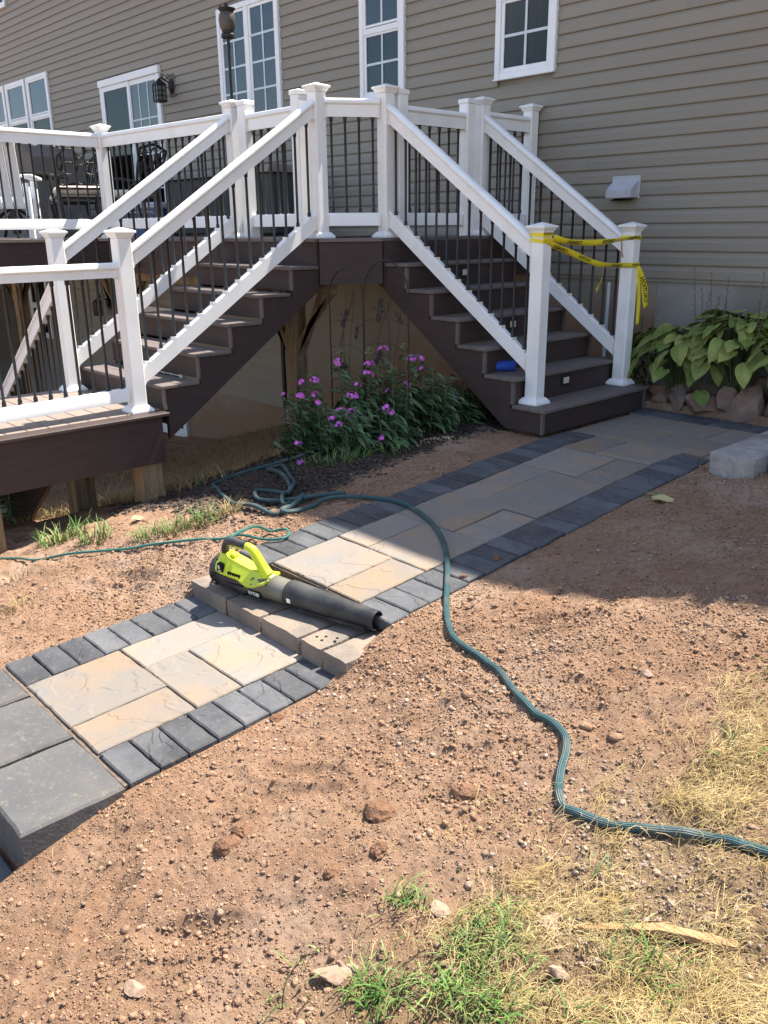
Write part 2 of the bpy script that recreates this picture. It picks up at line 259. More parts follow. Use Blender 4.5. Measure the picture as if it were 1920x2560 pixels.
# ------------------------------------------------------------ mesh helpers
class MB:
    def __init__(s): s.v = []; s.f = []
    def add(s, vs, fs, M=None):
        o = len(s.v)
        s.v += [tuple(M @ Vector(p)) for p in vs] if M is not None else [tuple(p) for p in vs]
        s.f += [tuple(i+o for i in q) for q in fs]; return s
    def box(s, x0, x1, y0, y1, z0, z1, c=0.0, M=None):
        if c <= 0:
            vs = [(x, y, z) for z in (z0, z1) for y in (y0, y1) for x in (x0, x1)]
            fs = [(0, 2, 3, 1), (4, 5, 7, 6), (0, 1, 5, 4), (2, 6, 7, 3), (0, 4, 6, 2), (1, 3, 7, 5)]
            return s.add(vs, fs, M)
        c = min(c, (x1-x0)*.45, (y1-y0)*.45, (z1-z0)*.45)
        key = {}; vs = []
        for ix, x in ((0, x0), (1, x1)):
            for iy, y in ((0, y0), (1, y1)):
                for iz, z in ((0, z0), (1, z1)):
                    sx, sy, sz = (1-2*ix)*c, (1-2*iy)*c, (1-2*iz)*c
                    for a, p in (('x', (x, y+sy, z+sz)), ('y', (x+sx, y, z+sz)), ('z', (x+sx, y+sy, z))):
                        key[(ix, iy, iz, a)] = len(vs); vs.append(p)
        k = key; fs = []
        for i in (0, 1):
            for a, q in (('x', [(i, 0, 0), (i, 1, 0), (i, 1, 1), (i, 0, 1)]), ('y', [(0, i, 0), (0, i, 1), (1, i, 1), (1, i, 0)]), ('z', [(0, 0, i), (1, 0, i), (1, 1, i), (0, 1, i)])):
                F = [k[(*t_, a)] for t_ in q]; fs.append(F[::-1] if i == 0 else F)
        for i in (0, 1):
            for j in (0, 1):
                fs.append([k[(i, j, 0, 'x')], k[(i, j, 0, 'y')], k[(i, j, 1, 'y')], k[(i, j, 1, 'x')]])
                fs.append([k[(i, 0, j, 'x')], k[(i, 0, j, 'z')], k[(i, 1, j, 'z')], k[(i, 1, j, 'x')]])
                fs.append([k[(0, i, j, 'y')], k[(0, i, j, 'z')], k[(1, i, j, 'z')], k[(1, i, j, 'y')]])
        for ix in (0, 1):
            for iy in (0, 1):
                for iz in (0, 1): fs.append([k[(ix, iy, iz, a)] for a in 'xyz'])
        return s.add(vs, fs, M)
    def prism(s, poly, axis, a, b, M=None):
        """extrude a 2D polygon along axis ('x': poly=(y,z), 'y': poly=(x,z), 'z': poly=(x,y))"""
        n = len(poly)
        def P(p, t): return {'x': (t, p[0], p[1]), 'y': (p[0], t, p[1]), 'z': (p[0], p[1], t)}[axis]
        vs = [P(p, a) for p in poly]+[P(p, b) for p in poly]
        fs = [tuple(range(n))[::-1], tuple(range(n, 2*n))]+[(i, (i+1) % n, n+(i+1) % n, n+i) for i in range(n)]
        return s.add(vs, fs, M)
    def extr(s, sec, p0, p1):
        """sweep a section (s across, t up) between two points, with plumb (vertical) end cuts"""
        p0, p1 = Vector(p0), Vector(p1); d = p1-p0; h = Vector((d.x, d.y, 0)).normalized(); sd_ = Vector((-h.y, h.x, 0)); n = len(sec)
        vs = [p0+sd_*a+Vector((0, 0, t)) for a, t in sec]+[p1+sd_*a+Vector((0, 0, t)) for a, t in sec]
        fs = [tuple(range(n)), tuple(range(n, 2*n))[::-1]]+[(i, n+i, n+(i+1) % n, (i+1) % n) for i in range(n)]
        return s.add(vs, fs)
    def lathe(s, prof, n=12, M=None, square=False):
        vs = []; fs = []
        for r, z in prof:
            for i in range(n):
                a = 2*math.pi*(i+.5)/n; k = r/math.cos(math.pi/n) if square else r
                vs.append((k*math.cos(a), k*math.sin(a), z))
        m = len(prof)
        for j in range(m-1):
            for i in range(n): fs.append((j*n+i, j*n+(i+1) % n, (j+1)*n+(i+1) % n, (j+1)*n+i))
        fs.append(tuple(range(n))[::-1]); fs.append(tuple(range((m-1)*n, m*n)))
        return s.add(vs, fs, M)
    def tube(s, pts, r, n=8, caps=True, M=None):
        pts = [Vector(p) for p in pts]; m = len(pts); vs = []; fs = []; prev = None
        for j, p in enumerate(pts):
            t = (pts[min(j+1, m-1)]-pts[max(j-1, 0)]).normalized()
            if prev is None: a = t.orthogonal().normalized()
            else:
                a = prev-t*prev.dot(t)
                a = a.normalized() if a.length > 1e-6 else t.orthogonal().normalized()
            prev = a; b = t.cross(a); rr = r[j] if isinstance(r, (list, tuple)) else r
            for i in range(n):
                an = 2*math.pi*i/n; vs.append(p+(a*math.cos(an)+b*math.sin(an))*rr)
        for j in range(m-1):
            for i in range(n): fs.append((j*n+i, j*n+(i+1) % n, (j+1)*n+(i+1) % n, (j+1)*n+i))
        if caps: fs.append(tuple(range(n))[::-1]); fs.append(tuple(range((m-1)*n, m*n)))
        return s.add(vs, fs, M)
    def loft(s, rings, caps=True, M=None):
        n = len(rings[0]); vs = [p for r in rings for p in r]; fs = []
        for j in range(len(rings)-1):
            for i in range(n): fs.append((j*n+i, j*n+(i+1) % n, (j+1)*n+(i+1) % n, (j+1)*n+i))
        if caps: fs.append(tuple(range(n))[::-1]); fs.append(tuple(range((len(rings)-1)*n, len(rings)*n)))
        return s.add(vs, fs, M)
    def mesh(s, name, m, smooth=False, fix=True):
        me = bpy.data.meshes.new(name); me.from_pydata([tuple(p) for p in s.v], [], s.f)
        if fix and len(s.f) < 20000:
            bm = bmesh.new(); bm.from_mesh(me); bmesh.ops.recalc_face_normals(bm, faces=bm.faces); bm.to_mesh(me); bm.free()
        if smooth: me.shade_smooth()
        if smooth and smooth != 'all': me.set_sharp_from_angle(angle=math.radians(38))
        if m: me.materials.append(MT[m] if isinstance(m, str) else m)
        me.update(); return me
    def build(s, name, m, parent=None, smooth=False, fix=True):
        return link(name, s.mesh(name, m, smooth, fix), parent)

def link(name, me, parent=None, loc=None, rot=None, scale=None):
    o = bpy.data.objects.new(name, me); COL.objects.link(o)
    if parent is not None: o.parent = parent
    if loc is not None: o.location = loc
    if rot is not None: o.rotation_euler = rot
    if scale is not None: o.scale = (scale, scale, scale) if isinstance(scale, (int, float)) else scale
    return o
def thing(name, label, cat, loc=(0, 0, 0), rz=0.0, group=None, kind=None):
    o = bpy.data.objects.new(name, None); COL.objects.link(o); o.location = loc; o.rotation_euler = (0, 0, rz); o.empty_display_size = .1
    return tag(o, label, cat, group, kind)
def tag(o, label=None, cat=None, group=None, kind=None):
    if label: o['label'] = label
    if cat: o['category'] = cat
    if group: o['group'] = group
    if kind: o['kind'] = kind
    return o
def fast_mesh(name, V, F, m, smooth=False):
    """big triangle/quad soups straight from numpy (V: n x 3, F: m x k)"""
    me = bpy.data.meshes.new(name); V = np.asarray(V, np.float32); F = np.asarray(F, np.int32); k = F.shape[1]
    me.vertices.add(len(V)); me.vertices.foreach_set('co', V.ravel())
    me.loops.add(F.size); me.loops.foreach_set('vertex_index', F.ravel())
    me.polygons.add(len(F)); me.polygons.foreach_set('loop_start', np.arange(0, F.size, k, dtype=np.int32)); me.polygons.foreach_set('loop_total', np.full(len(F), k, np.int32))
    me.update(calc_edges=True); me.validate()
    if smooth: me.shade_smooth()
    me.materials.append(MT[m]); return me

# value noise (numpy)
def vnoise(x, y, seed=0):
    xi = np.floor(x).astype(np.int64); yi = np.floor(y).astype(np.int64); fx = x-xi; fy = y-yi
    fx = fx*fx*(3-2*fx); fy = fy*fy*(3-2*fy)
    def h(a, b):
        n = (a*374761393+b*668265263+seed*1442695041) & 0x7fffffff; n = ((n ^ (n >> 13))*1274126177) & 0x7fffffff
        return ((n ^ (n >> 16)) & 0xffff)/65535.0
    return (h(xi, yi)*(1-fx)+h(xi+1, yi)*fx)*(1-fy)+(h(xi, yi+1)*(1-fx)+h(xi+1, yi+1)*fx)*fy
def fbm(x, y, oct=4, seed=0, gain=.5):
    s = 0; a = 1; t = 0
    for i in range(oct): s = s+a*vnoise(x*2**i, y*2**i, seed+i*17); t += a; a *= gain
    return s/t-.5

def text_flat(body, size):
    cu = bpy.data.curves.new('t', 'FONT'); cu.body = body; cu.size = size; cu.resolution_u = 2; cu.align_x = 'CENTER'; cu.align_y = 'CENTER'; cu.offset = size*.02
    o = bpy.data.objects.new('t', cu); COL.objects.link(o)
    dg = bpy.context.evaluated_depsgraph_get(); me = o.evaluated_get(dg).to_mesh()
    V = [tuple(v.co) for v in me.vertices]; F = [tuple(p.vertices) for p in me.polygons]
    o.evaluated_get(dg).to_mesh_clear(); bpy.data.objects.remove(o); bpy.data.curves.remove(cu)
    return V, F

# ------------------------------------------------------------ ground
CTRL=[(-2.34,-2.1,-.01),(-2.34,-3,-.07),(-2.34,-4,-.135),(-2.34,-4.7,-.18),(-2.3,-5.0,-.25),(-2.34,-5.2,-.335),(-2.34,-5.6,-.35),(-2.34,-6.0,-.375),(-2.34,-6.3,-.45),(-2.5,-6.7,-.56),
(-3.56,-2.2,-.01),(-3.56,-3,-.07),(-3.56,-4,-.135),(-3.56,-4.6,-.18),(-3.58,-5,-.27),(-3.56,-5.5,-.35),(-3.56,-6,-.38),(-3.6,-6.6,-.55),(-3,-7.2,-.62),
(-1.08,-4.1,.08),(-1.7,-4.1,-.05),(-1.2,-5.0,-.1),(-.6,-5.0,-.06),(-1,-3,.1),(0,-4,.12),(0,-6,-.12),(0,-7,-.2),(-.5,-5.4,-.13),(-1.1,-6.0,-.24),(-1.7,-6.6,-.40),(-1.9,-6,-.36),(-1.75,-5.2,-.22),(2,-5,0),(2,-8,-.2),(-1.5,-8,-.5),(-1.9,-2.2,.02),(-1.5,-2,.08),(-1.8,-3.2,-.03),
(-4.2,-4.2,-.17),(-4.7,-4.3,-.25),(-5.1,-4.1,-.34),(-5.5,-4.15,-.46),(-5.5,-5.3,-.6),(-6.2,-4.5,-.66),(-4.5,-5,-.33),(-4.1,-5.5,-.38),(-4.2,-6.2,-.5),(-5,-6,-.6),(-4.7,-3,-.15),(-4.7,-2,-.06),(-4.7,-1,-.02),(-5.5,-3,-.35),(-6.5,-3,-.75),(-8,-2.5,-1.15),(-8,-4,-1.25),(-10,-2,-1.6),(-9.8,0,-1.25),(-11.4,0,-1.73),(-8,0,-.75),(-6.5,0,-.25),(-5,0,0),(-4,-.5,.04),(-3,-.4,.06),(-2,-.4,.08),(0,-.5,.15),(-13,-3,-1.9),(-13,-6,-1.9),(-16,-1,-1.9),(-9,-7,-1.5),(4,-1,.2),(4,-10,-.2),(-3,-10,-.8),(-8,-10,-1.6),(-16,-10,-2)]
_c=np.array(CTRL)
def _phi(r2): return np.where(r2>1e-12,r2*np.log(np.maximum(r2,1e-12)),0)
_n=len(_c)
_A=np.zeros((_n+3,_n+3)); _d=((_c[:,None,:2]-_c[None,:,:2])**2).sum(-1)
_A[:_n,:_n]=_phi(_d)+np.eye(_n)*.02; _A[:_n,_n]=1; _A[:_n,_n+1:]=_c[:,:2]; _A[_n,:_n]=1; _A[_n+1:,:_n]=_c[:,:2].T
_w=np.linalg.solve(_A,np.concatenate([_c[:,2],np.zeros(3)]))
def gz(x,y):
    x=np.asarray(x,float); y=np.asarray(y,float); sh=x.shape; X=x.ravel(); Y=y.ravel()
    xc=np.clip(X,-16,4); yc=np.clip(Y,-10,.2)
    out=np.full(X.shape,_w[_n])+_w[_n+1]*xc+_w[_n+2]*yc
    for (cx,cy,_),w in zip(_c,_w[:_n]): out+=w*_phi((xc-cx)**2+(yc-cy)**2)
    return out.reshape(sh)

LO, LI, RI, RO = -3.537, -3.287, -2.617, -2.380
def path_z(y):
    y = np.asarray(y, float)
    return np.where(y > -4.72, np.minimum((y+2.1)*.065, 0), np.where(y > -5.03, -.244, np.where(y > -5.955, -.326+(y+5.0)*.035, np.where(y > -6.34, -.36, -.56))))
def soil_edge_z(y):
    return np.interp(y, [-7, -6.5, -6.33, -5.96, -5.1, -4.95, -4.72, -2.1, 0], [-.6, -.54, -.47, -.385, -.345, -.265, -.185, -.012, .0])
FOOT = [(-1.95, -5.55, .5), (-1.72, -5.05, 1.2), (-1.62, -6.15, .9), (-1.95, -6.25, 2.2), (-1.75, -4.35, .7), (-1.35, -4.15, 1.4), (-3.95, -5.15, .6), (-4.25, -5.75, .2), (-1.9, -3.4, .3)]
def ground_z(x, y, rough=True):
    x = np.asarray(x, float); y = np.asarray(y, float); z = gz(x, y)
    dx = np.maximum(np.maximum(LO-x, x-RO), 0)
    infl = np.exp(-(dx/.22)**2)*np.clip((y+6.9)/.3, 0, 1)*np.clip((-1.9-y)/.2, 0, 1)
    z = z*(1-infl)+soil_edge_z(y)*infl
    amp = np.clip(dx/.10, .12, 1)
    near = ((x > -6) & (x < 1.5) & (y > -8.5) & (y < 0))
    if rough:
        nz = fbm(x*2.3, y*2.3, 3, 3)*.05+fbm(x*7, y*7, 3, 11)*.032+fbm(x*20, y*20, 3, 5)*.020+np.abs(fbm(x*52, y*52, 2, 15))*.018+fbm((x*.8+y*.6)*2.5, (-x*.6+y*.8)*13, 2, 41)*.022
        for (fx, fy, fa) in FOOT:
            u = (x-fx)*math.cos(fa)+(y-fy)*math.sin(fa); v = -(x-fx)*math.sin(fa)+(y-fy)*math.cos(fa); d2 = (u/.14)**2+(v/.055)**2
            nz = nz-.020*np.exp(-d2**2)+.012*np.exp(-((np.sqrt(d2)-1.35)/.25)**2)
        z = z+nz*1.25*amp*np.where(near, 1, .6)
    inside = (x > LO+.01) & (x < RO-.01) & (y > -6.6) & (y < -1.8)
    z = np.where(inside, np.where(y < -6.33, -.62, np.minimum(z, np.where((y < -4.66) & (y > -5.06), -.40, path_z(y)-.06))), z)
    top = (x > -3.56) & (x < -1.3) & (y > -1.84) & (y < -.66); z = np.where(top, -.06, z)
    st = (x > -5.2) & (x < -3.5) & (y > -2.13) & (y < -.68); z = np.where(st, np.minimum(z, -.03), z)
    z = np.where(y > -.03, np.minimum(z, gz(x, np.full_like(y, -.05))), z)
    return z
def axis_pts(a, b, fine, far):
    mid = list(np.arange(a, b, fine)); lo = [a]; s = fine*2
    while lo[-1] > -far: lo.append(lo[-1]-s); s *= 1.28
    hi = [b]; s = fine*2
    while hi[-1] < far: hi.append(hi[-1]+s); s *= 1.28
    return np.array(lo[:0:-1]+mid+hi)
gx = axis_pts(-5.6, .45, .0155, 90); gy = axis_pts(-7.1, -.3, .0165, 90)
def refine(g, a, b, step): return np.concatenate([g[g < a-step*.5], np.arange(a, b, step), g[g > b+step*.2]])
gx = refine(gx, -2.45, -.35, .0085); gy = refine(gy, -6.75, -4.3, .0085)
GX, GY = np.meshgrid(gx, gy, indexing='xy'); GZ = ground_z(GX, GY)
nx_, ny_ = len(gx), len(gy); idx = np.arange(nx_*ny_).reshape(ny_, nx_)
F = np.stack([idx[:-1, :-1].ravel(), idx[:-1, 1:].ravel(), idx[1:, 1:].ravel(), idx[1:, :-1].ravel()], 1)
ground = link('ground', fast_mesh('ground', np.stack([GX.ravel(), GY.ravel(), GZ.ravel()], 1), F, 'soil', True))
tag(ground, 'red brown bare soil graded around the paver walkway', 'soil', kind='structure')
def gh(x, y): return float(ground_z(np.array([x]), np.array([y]), True)[0])

# ------------------------------------------------------------ house
WT = -.004
house = thing('house', 'two storey house with taupe lap siding and white trimmed windows', 'house', (-8, 0, 0))
def H(mb, name, m, parent=None, smooth=False):
    """build a house part given in world coordinates"""
    if parent is None:
        mb.v = [(a+8, b, c) for a, b, c in mb.v]; return mb.build(name, m, house, smooth)
    mb.v = [(a+8, b, c) for a, b, c in mb.v]; return mb.build(name, m, parent, smooth)
CH = .1143; SB = .9906
HTOP = 6.38; HLOW = 5.2  # lower middle roofline is made up so sun reaches the left stairs
mb = MB(); mb.prism([(-24, -2.3), (5, -2.3), (5, HTOP), (-5.0, HTOP), (-5.0, HLOW), (-14, HLOW), (-14, HTOP), (-24, HTOP)], 'y', .004, 8.0)
H(mb, 'wall_core', 'concrete')
OPEN = [(-5.832, -5.135, 2.755, 4.14), (-7.765, -7.07, 2.755, 4.14), (-10.555, -9.23, 2.72, 4.13), (-14.05, -12.155, 1.42, 3.67),
        (-16.955, -16.02, 2.75, 4.09), (-17.978, -17.04, 2.75, 4.09), (-19.0, -18.06, 2.75, 4.09), (-18.45, -17.43, 5.32, 6.3),
        (-18.2, -17.24, -.63, .62), (-14.1, -12.2, -1.85, .22)]
def siding(z0, z1, xa, xb):
    cuts = sorted([(a, b) for a, b, c, d in OPEN if c+.03 < z1 and d-.03 > z0 and a < xb and b > xa])
    segs = []; x = xa
    for a, b in cuts:
        if a-.001 > x: segs.append((x, a+.02))
        x = max(x, b-.02)
    if x < xb: segs.append((x, xb))
    if z0 < 3.4:      # butt joints of the siding lengths, staggered from course to course
        o2 = []; jx = random.choice((-2.6, -3.9, -4.75, -6.35, -8.3, -11.2))
        for a, b in segs: o2 += [(a, jx+.0), (jx+.0012, b)] if a+.3 < jx < b-.3 else [(a, b)]
        segs = o2
    for a, b in segs:
        m_ = MB(); h = z1-z0
        m_.prism([(0, z0), (-.026, z0), (-.0285, z0+.006), (-.0265, z0+.60*h), (-.023, z0+.64*h), (-.010, z0+h), (0, z0+h)], 'x', a, b)
        H(m_, 'siding_board', 'siding')
k = 0; z = SB
while z < HTOP:
    if z+CH <= HLOW: siding(z, z+CH, -23.9, 4.9)
    else:
        siding(z, min(z+CH, HTOP), -5.0, 4.9); siding(z, min(z+CH, HTOP), -23.9, -14.0)
    z += CH
z = SB-CH
while z > -.99: siding(z, z+CH, -23.9, -9.5); z -= CH
# starter strips, foundation
H(MB().box(-9.5, 4.9, -.020, 0, SB-.028, SB-.001), 'starter_strip', 'siding')
H(MB().box(-9.52, -9.46, -.034, 0, -.95, SB, .004), 'corner_trim', 'iron')
H(MB().box(-9.455, -3.95, -.006, .003, -2.0, SB-.03), 'foundation_wall', 'stain')
H(MB().box(-3.947, 4.9, -.006, .003, -.5, SB-.03), 'foundation_wall', 'concrete')
H(MB().box(-23.9, -9.525, -.006, .003, -2.2, -.96), 'foundation_wall', 'stain')
# unseen eaves shaped for the light: high ones shade the walkway, low admits sun
for (a, b, zt, ov) in ((-5.0, 5.3, HTOP, .45), (-14, -5.003, HLOW, .25), (-24.3, -14.003, HTOP, .45)):
    r_ = H(MB().prism([(-ov, zt), (-ov, zt+.16), (4.0, zt+2.2), (8.3, zt+.16), (8.3, zt)], 'x', a, b), 'roof', 'roof')
    H(MB().box(a, b, -ov-.02, -ov-.001, zt-.02, zt+.15), 'unseen_eave_fascia', 'trim', r_)

def window(x0, x1, z0, z1, style, cols=2, rows=2, back='backing'):
    """trim frame (part) with sash, panes, muntins and a blind or curtain behind the glass"""
    fwid = .062; y0, y1 = -.058, WT
    m_ = MB()
    m_.box(x0, x0+fwid, y0, y1, z0, z1, .004); m_.box(x1-fwid, x1, y0, y1, z0, z1, .004)
    m_.box(x0+fwid+.001, x1-fwid-.001, y0+.002, y1, z0, z0+fwid, .004); m_.box(x0+fwid+.001, x1-fwid-.001, y0+.002, y1, z1-fwid, z1, .004)
    m_.box(x0-.006, x1+.006, y0-.012, y0-.0005, z0-.004, z0+.012, .003)
    wn = H(m_, 'window', 'trim')
    xi0, xi1, zi0, zi1 = x0+fwid, x1-fwid, z0+fwid, z1-fwid
    panes = []
    if style == 'hung':
        zm = (z0+z1)/2; panes = [(xi0, xi1, zi0, zm-.02, 0.0, 'screen'), (xi0, xi1, zm+.02, zi1, -.010, 'glass')]
        H(MB().box(xi0+.001, xi1-.001, -.053, -.024, zm-.035, zm+.035, .004), 'meeting_rail', 'trim', wn)
    elif style == 'pair':
        xm = (x0+x1)/2; panes = [(xi0, xm-.035, zi0, zi1, 0, 'glass'), (xm+.035, xi1, zi0, zi1, 0, 'glass')]
        H(MB().box(xm-.034, xm+.034, -.056, -.02, zi0+.001, zi1-.001, .004), 'mullion', 'trim', wn)
    else: panes = [(xi0, xi1, zi0, zi1, 0, 'glass')]
    for (a, b, c, d, dy, gm) in panes:
        s_ = .036; q = MB()
        q.box(a+.001, a+s_, -.044+dy, -.022, c+.001, d-.001, .003); q.box(b-s_, b-.001, -.044+dy, -.022, c+.001, d-.001, .003)
        q.box(a+s_+.001, b-s_-.001, -.043+dy, -.022, c+.001, c+s_, .003); q.box(a+s_+.001, b-s_-.001, -.043+dy, -.022, d-s_, d-.001, .003)
        H(q, 'sash', 'trim', wn)
        a2, b2, c2, d2 = a+s_-.004, b-s_+.004, c+s_-.004, d-s_+.004
        H(MB().box(a2, b2, -.031+dy*.5, -.029+dy*.5, c2, d2), 'pane', gm, wn)
        for i in range(1, cols): xx = a2+(b2-a2)*i/cols; H(MB().box(xx-.012, xx+.012, -.0385+dy*.5, -.0315+dy*.5, c2, d2), 'muntin', 'muntin', wn)
        for i in range(1, rows): zz = c2+(d2-c2)*i/rows; H(MB().box(a2, b2, -.0380+dy*.5, -.0318+dy*.5, zz-.012, zz+.012), 'muntin', 'muntin', wn)
        if back == 'blind':
            q = MB(); n = int((d2-c2)/.032)
            for i in range(n): zz = c2+(d2-c2)*(i+.5)/n; q.prism([(-.018, zz-.016), (-.0165, zz-.016), (-.008, zz+.015), (-.0095, zz+.015)], 'x', a2, b2)
            H(q, 'blind', 'blind', wn)
        H(MB().box(a2-.02, b2+.02, -.0065, -.0045, c2-.02, d2+.02), 'backing', {'blind': 'room'}.get(back, back), wn)  # dark ones paint in the unlit room, pale ones the reflected clouds
    return wn
window(*OPEN[0], 'hung', 2, 2, 'backing'); window(*OPEN[1], 'hung', 2, 2, 'blind'); window(*OPEN[2], 'pair', 2, 4, 'room')
for q in OPEN[4:7]: window(*q, 'hung', 1, 1, 'cloud_backing')
window(*OPEN[7], 'hung', 2, 2, 'room'); window(*OPEN[8], 'hung', 2, 1, 'room')
# paper on the sill inside the right window would be unreadable: only the curtain shows
def slider(x0, x1, z0, z1):
    xm = (x0+x1)/2; m_ = MB(); f_ = .06
    m_.box(x0, x0+f_, -.06, WT, z0, z1, .004); m_.box(x1-f_, x1, -.06, WT, z0, z1, .004)
    m_.box(x0-.02, x1+.02, -.075, WT, z1-f_*1.2, z1+.03, .006); m_.box(x0+f_+.001, x1-f_-.001, -.07, WT, z0, z0+.05, .004)
    d_ = H(m_, 'sliding_door', 'trim')
    for (a, b, dy, gm) in ((x0+f_, xm+.03, -.012, 'screen'), (xm-.03, x1-f_, .0, 'glass')):
        q = MB(); s_ = .07; c, d = z0+.051, z1-f_*1.2-.001
        q.box(a+.001, a+s_, -.046+dy, -.022+dy, c, d, .003); q.box(b-s_, b-.001, -.046+dy, -.022+dy, c, d, .003)
        q.box(a+s_+.001, b-s_-.001, -.045+dy, -.022+dy, c, c+s_*1.3, .003); q.box(a+s_+.001, b-s_-.001, -.045+dy, -.022+dy, d-s_, d, .003)
        H(q, 'door_panel', 'trim', d_)
        a2, b2, c2, d2 = a+s_-.004, b-s_+.004, c+s_*1.3-.004, d-s_+.004
        H(MB().box(a2, b2, -.033+dy, -.031+dy, c2, d2), 'pane', gm, d_)
        H(MB().box(a2-.02, b2+.02, -.0065, -.0045, c2-.02, d2+.02), 'backing', 'room', d_)  # panel painted dark in place of the unlit room
        if gm == 'glass':
            for i in (1, 2): xx = a2+(b2-a2)*i/3; H(MB().box(xx-.011, xx+.011, -.040+dy, -.0335+dy, c2, d2), 'muntin', 'muntin', d_)
            for i in (1, 2, 3): zz = c2+(d2-c2)*i/4; H(MB().box(a2, b2, -.0395+dy, -.0338+dy, zz-.011, zz+.011), 'muntin', 'muntin', d_)
    H(MB().box(xm-.012, xm+.012, -.085, -.059, z0+.95, z0+1.15, .006), 'door_handle', 'trim', d_)
slider(*OPEN[3]); slider(*OPEN[9])

# concrete retaining wing wall beyond the basement window
wing = thing('retaining_wall', 'pale concrete retaining wall sloping down beside the basement window', 'wall', (-19.2, -1, -1.9))
MB().prism([(-2.6, 0), (.95, 0), (.95, 2.7), (-.3, 2.6), (-2.6, .9)], 'x', -.14, .06).build('concrete_panel', 'concrete', wing)
MB().prism([(-2.62, .9), (-.3, 2.602), (-.3, 2.66), (-2.62, .96)], 'x', -.16, .08).build('coping', 'concrete', wing)

# ------------------------------------------------------------ deck and stairs
ZD = 1.354; RISE = .195; Z1 = .184
deck = thing('deck', 'raised brown composite deck against the house with a clipped corner', 'deck', (-8, -1.2, -1.3))
def D(mb, name, m, parent=None, smooth=False):
    mb.v = [(a+8, b+1.2, c+1.3) for a, b, c in mb.v]; return mb.build(name, m, parent or deck, smooth)
yb = -.035; nb_ = 0
while yb > -2.5:
    y0, y1 = yb-.136, yb
    def xr(y): return -5.215 if y > -2.1 else -5.215-(-2.1-y)*.64
    y0c = max(y0, -2.52)
    D(MB().prism([(-19.8, y0c), (xr(y0c), y0c), (xr(y1), y1), (-19.8, y1)], 'z', ZD-.026, ZD), 'deck_board', 'treadx'); yb -= .141
yb = -2.525
while yb > -5.9: D(MB().box(-19.8, -9.0, yb-.136, yb, ZD-.026, ZD, .003), 'deck_board', 'treadx'); yb -= .141
def fascia(p, q, z0, z1, th=.022, name='fascia', nose=True):
    p, q = Vector((*p, 0)), Vector((*q, 0)); d = (q-p).normalized(); n = Vector((d.y, -d.x, 0))
    a, b, c, e = p, q, q+n*th, p+n*th
    f_ = D(MB().prism([(v.x, v.y) for v in (a, b, c, e)], 'z', z0, z1), name, 'fascia')
    if nose:
        a, b, c, e = p-n*.11, q-n*.11, q+n*(th+.022), p+n*(th+.022)
        D(MB().prism([(v.x, v.y) for v in (a, b, c, e)], 'z', z1+.002, z1+.029), 'border_board', 'tread')
    return f_
ZF = ZD-.028
fascia((-5.21, -2.113), (-5.21, 0), 1.0, ZF, nose=False); fascia((-5.497, -2.54), (-5.214, -2.118), 1.0, ZF)
fascia((-6.93, -2.54), (-5.503, -2.54), 1.0, ZF); fascia((-8.92, -2.54), (-6.935, -2.54), 1.0, ZF); fascia((-8.92, -5.9), (-8.92, -2.545), 1.0, ZF)
for yy in (-.5, -1.0, -1.5, -2.0): D(MB().box(-19.5, -5.26, yy-.02, yy+.02, ZD-.22, ZD-.0265), 'joist', 'wood')
D(MB().box(-19.5, -5.6, -2.36, -2.27, ZD-.45, ZD-.23, .004), 'beam', 'wood')
for (px, py) in ((-6.15, -2.31), (-9.4, -2.31), (-12.6, -2.31), (-9.3, -5.4)):
    D(MB().box(px-.07, px+.07, py-.07, py+.07, -2.1, ZD-.451, .006), 'support_post', 'wood')
    for s_ in (-1, 1):
        D(MB().prism([(px+s_*.071, .35), (px+s_*.071, .50), (px+s_*.52, ZD-.452), (px+s_*.38, ZD-.452)], 'y', py-.045, py+.045), 'knee_brace', 'wood')

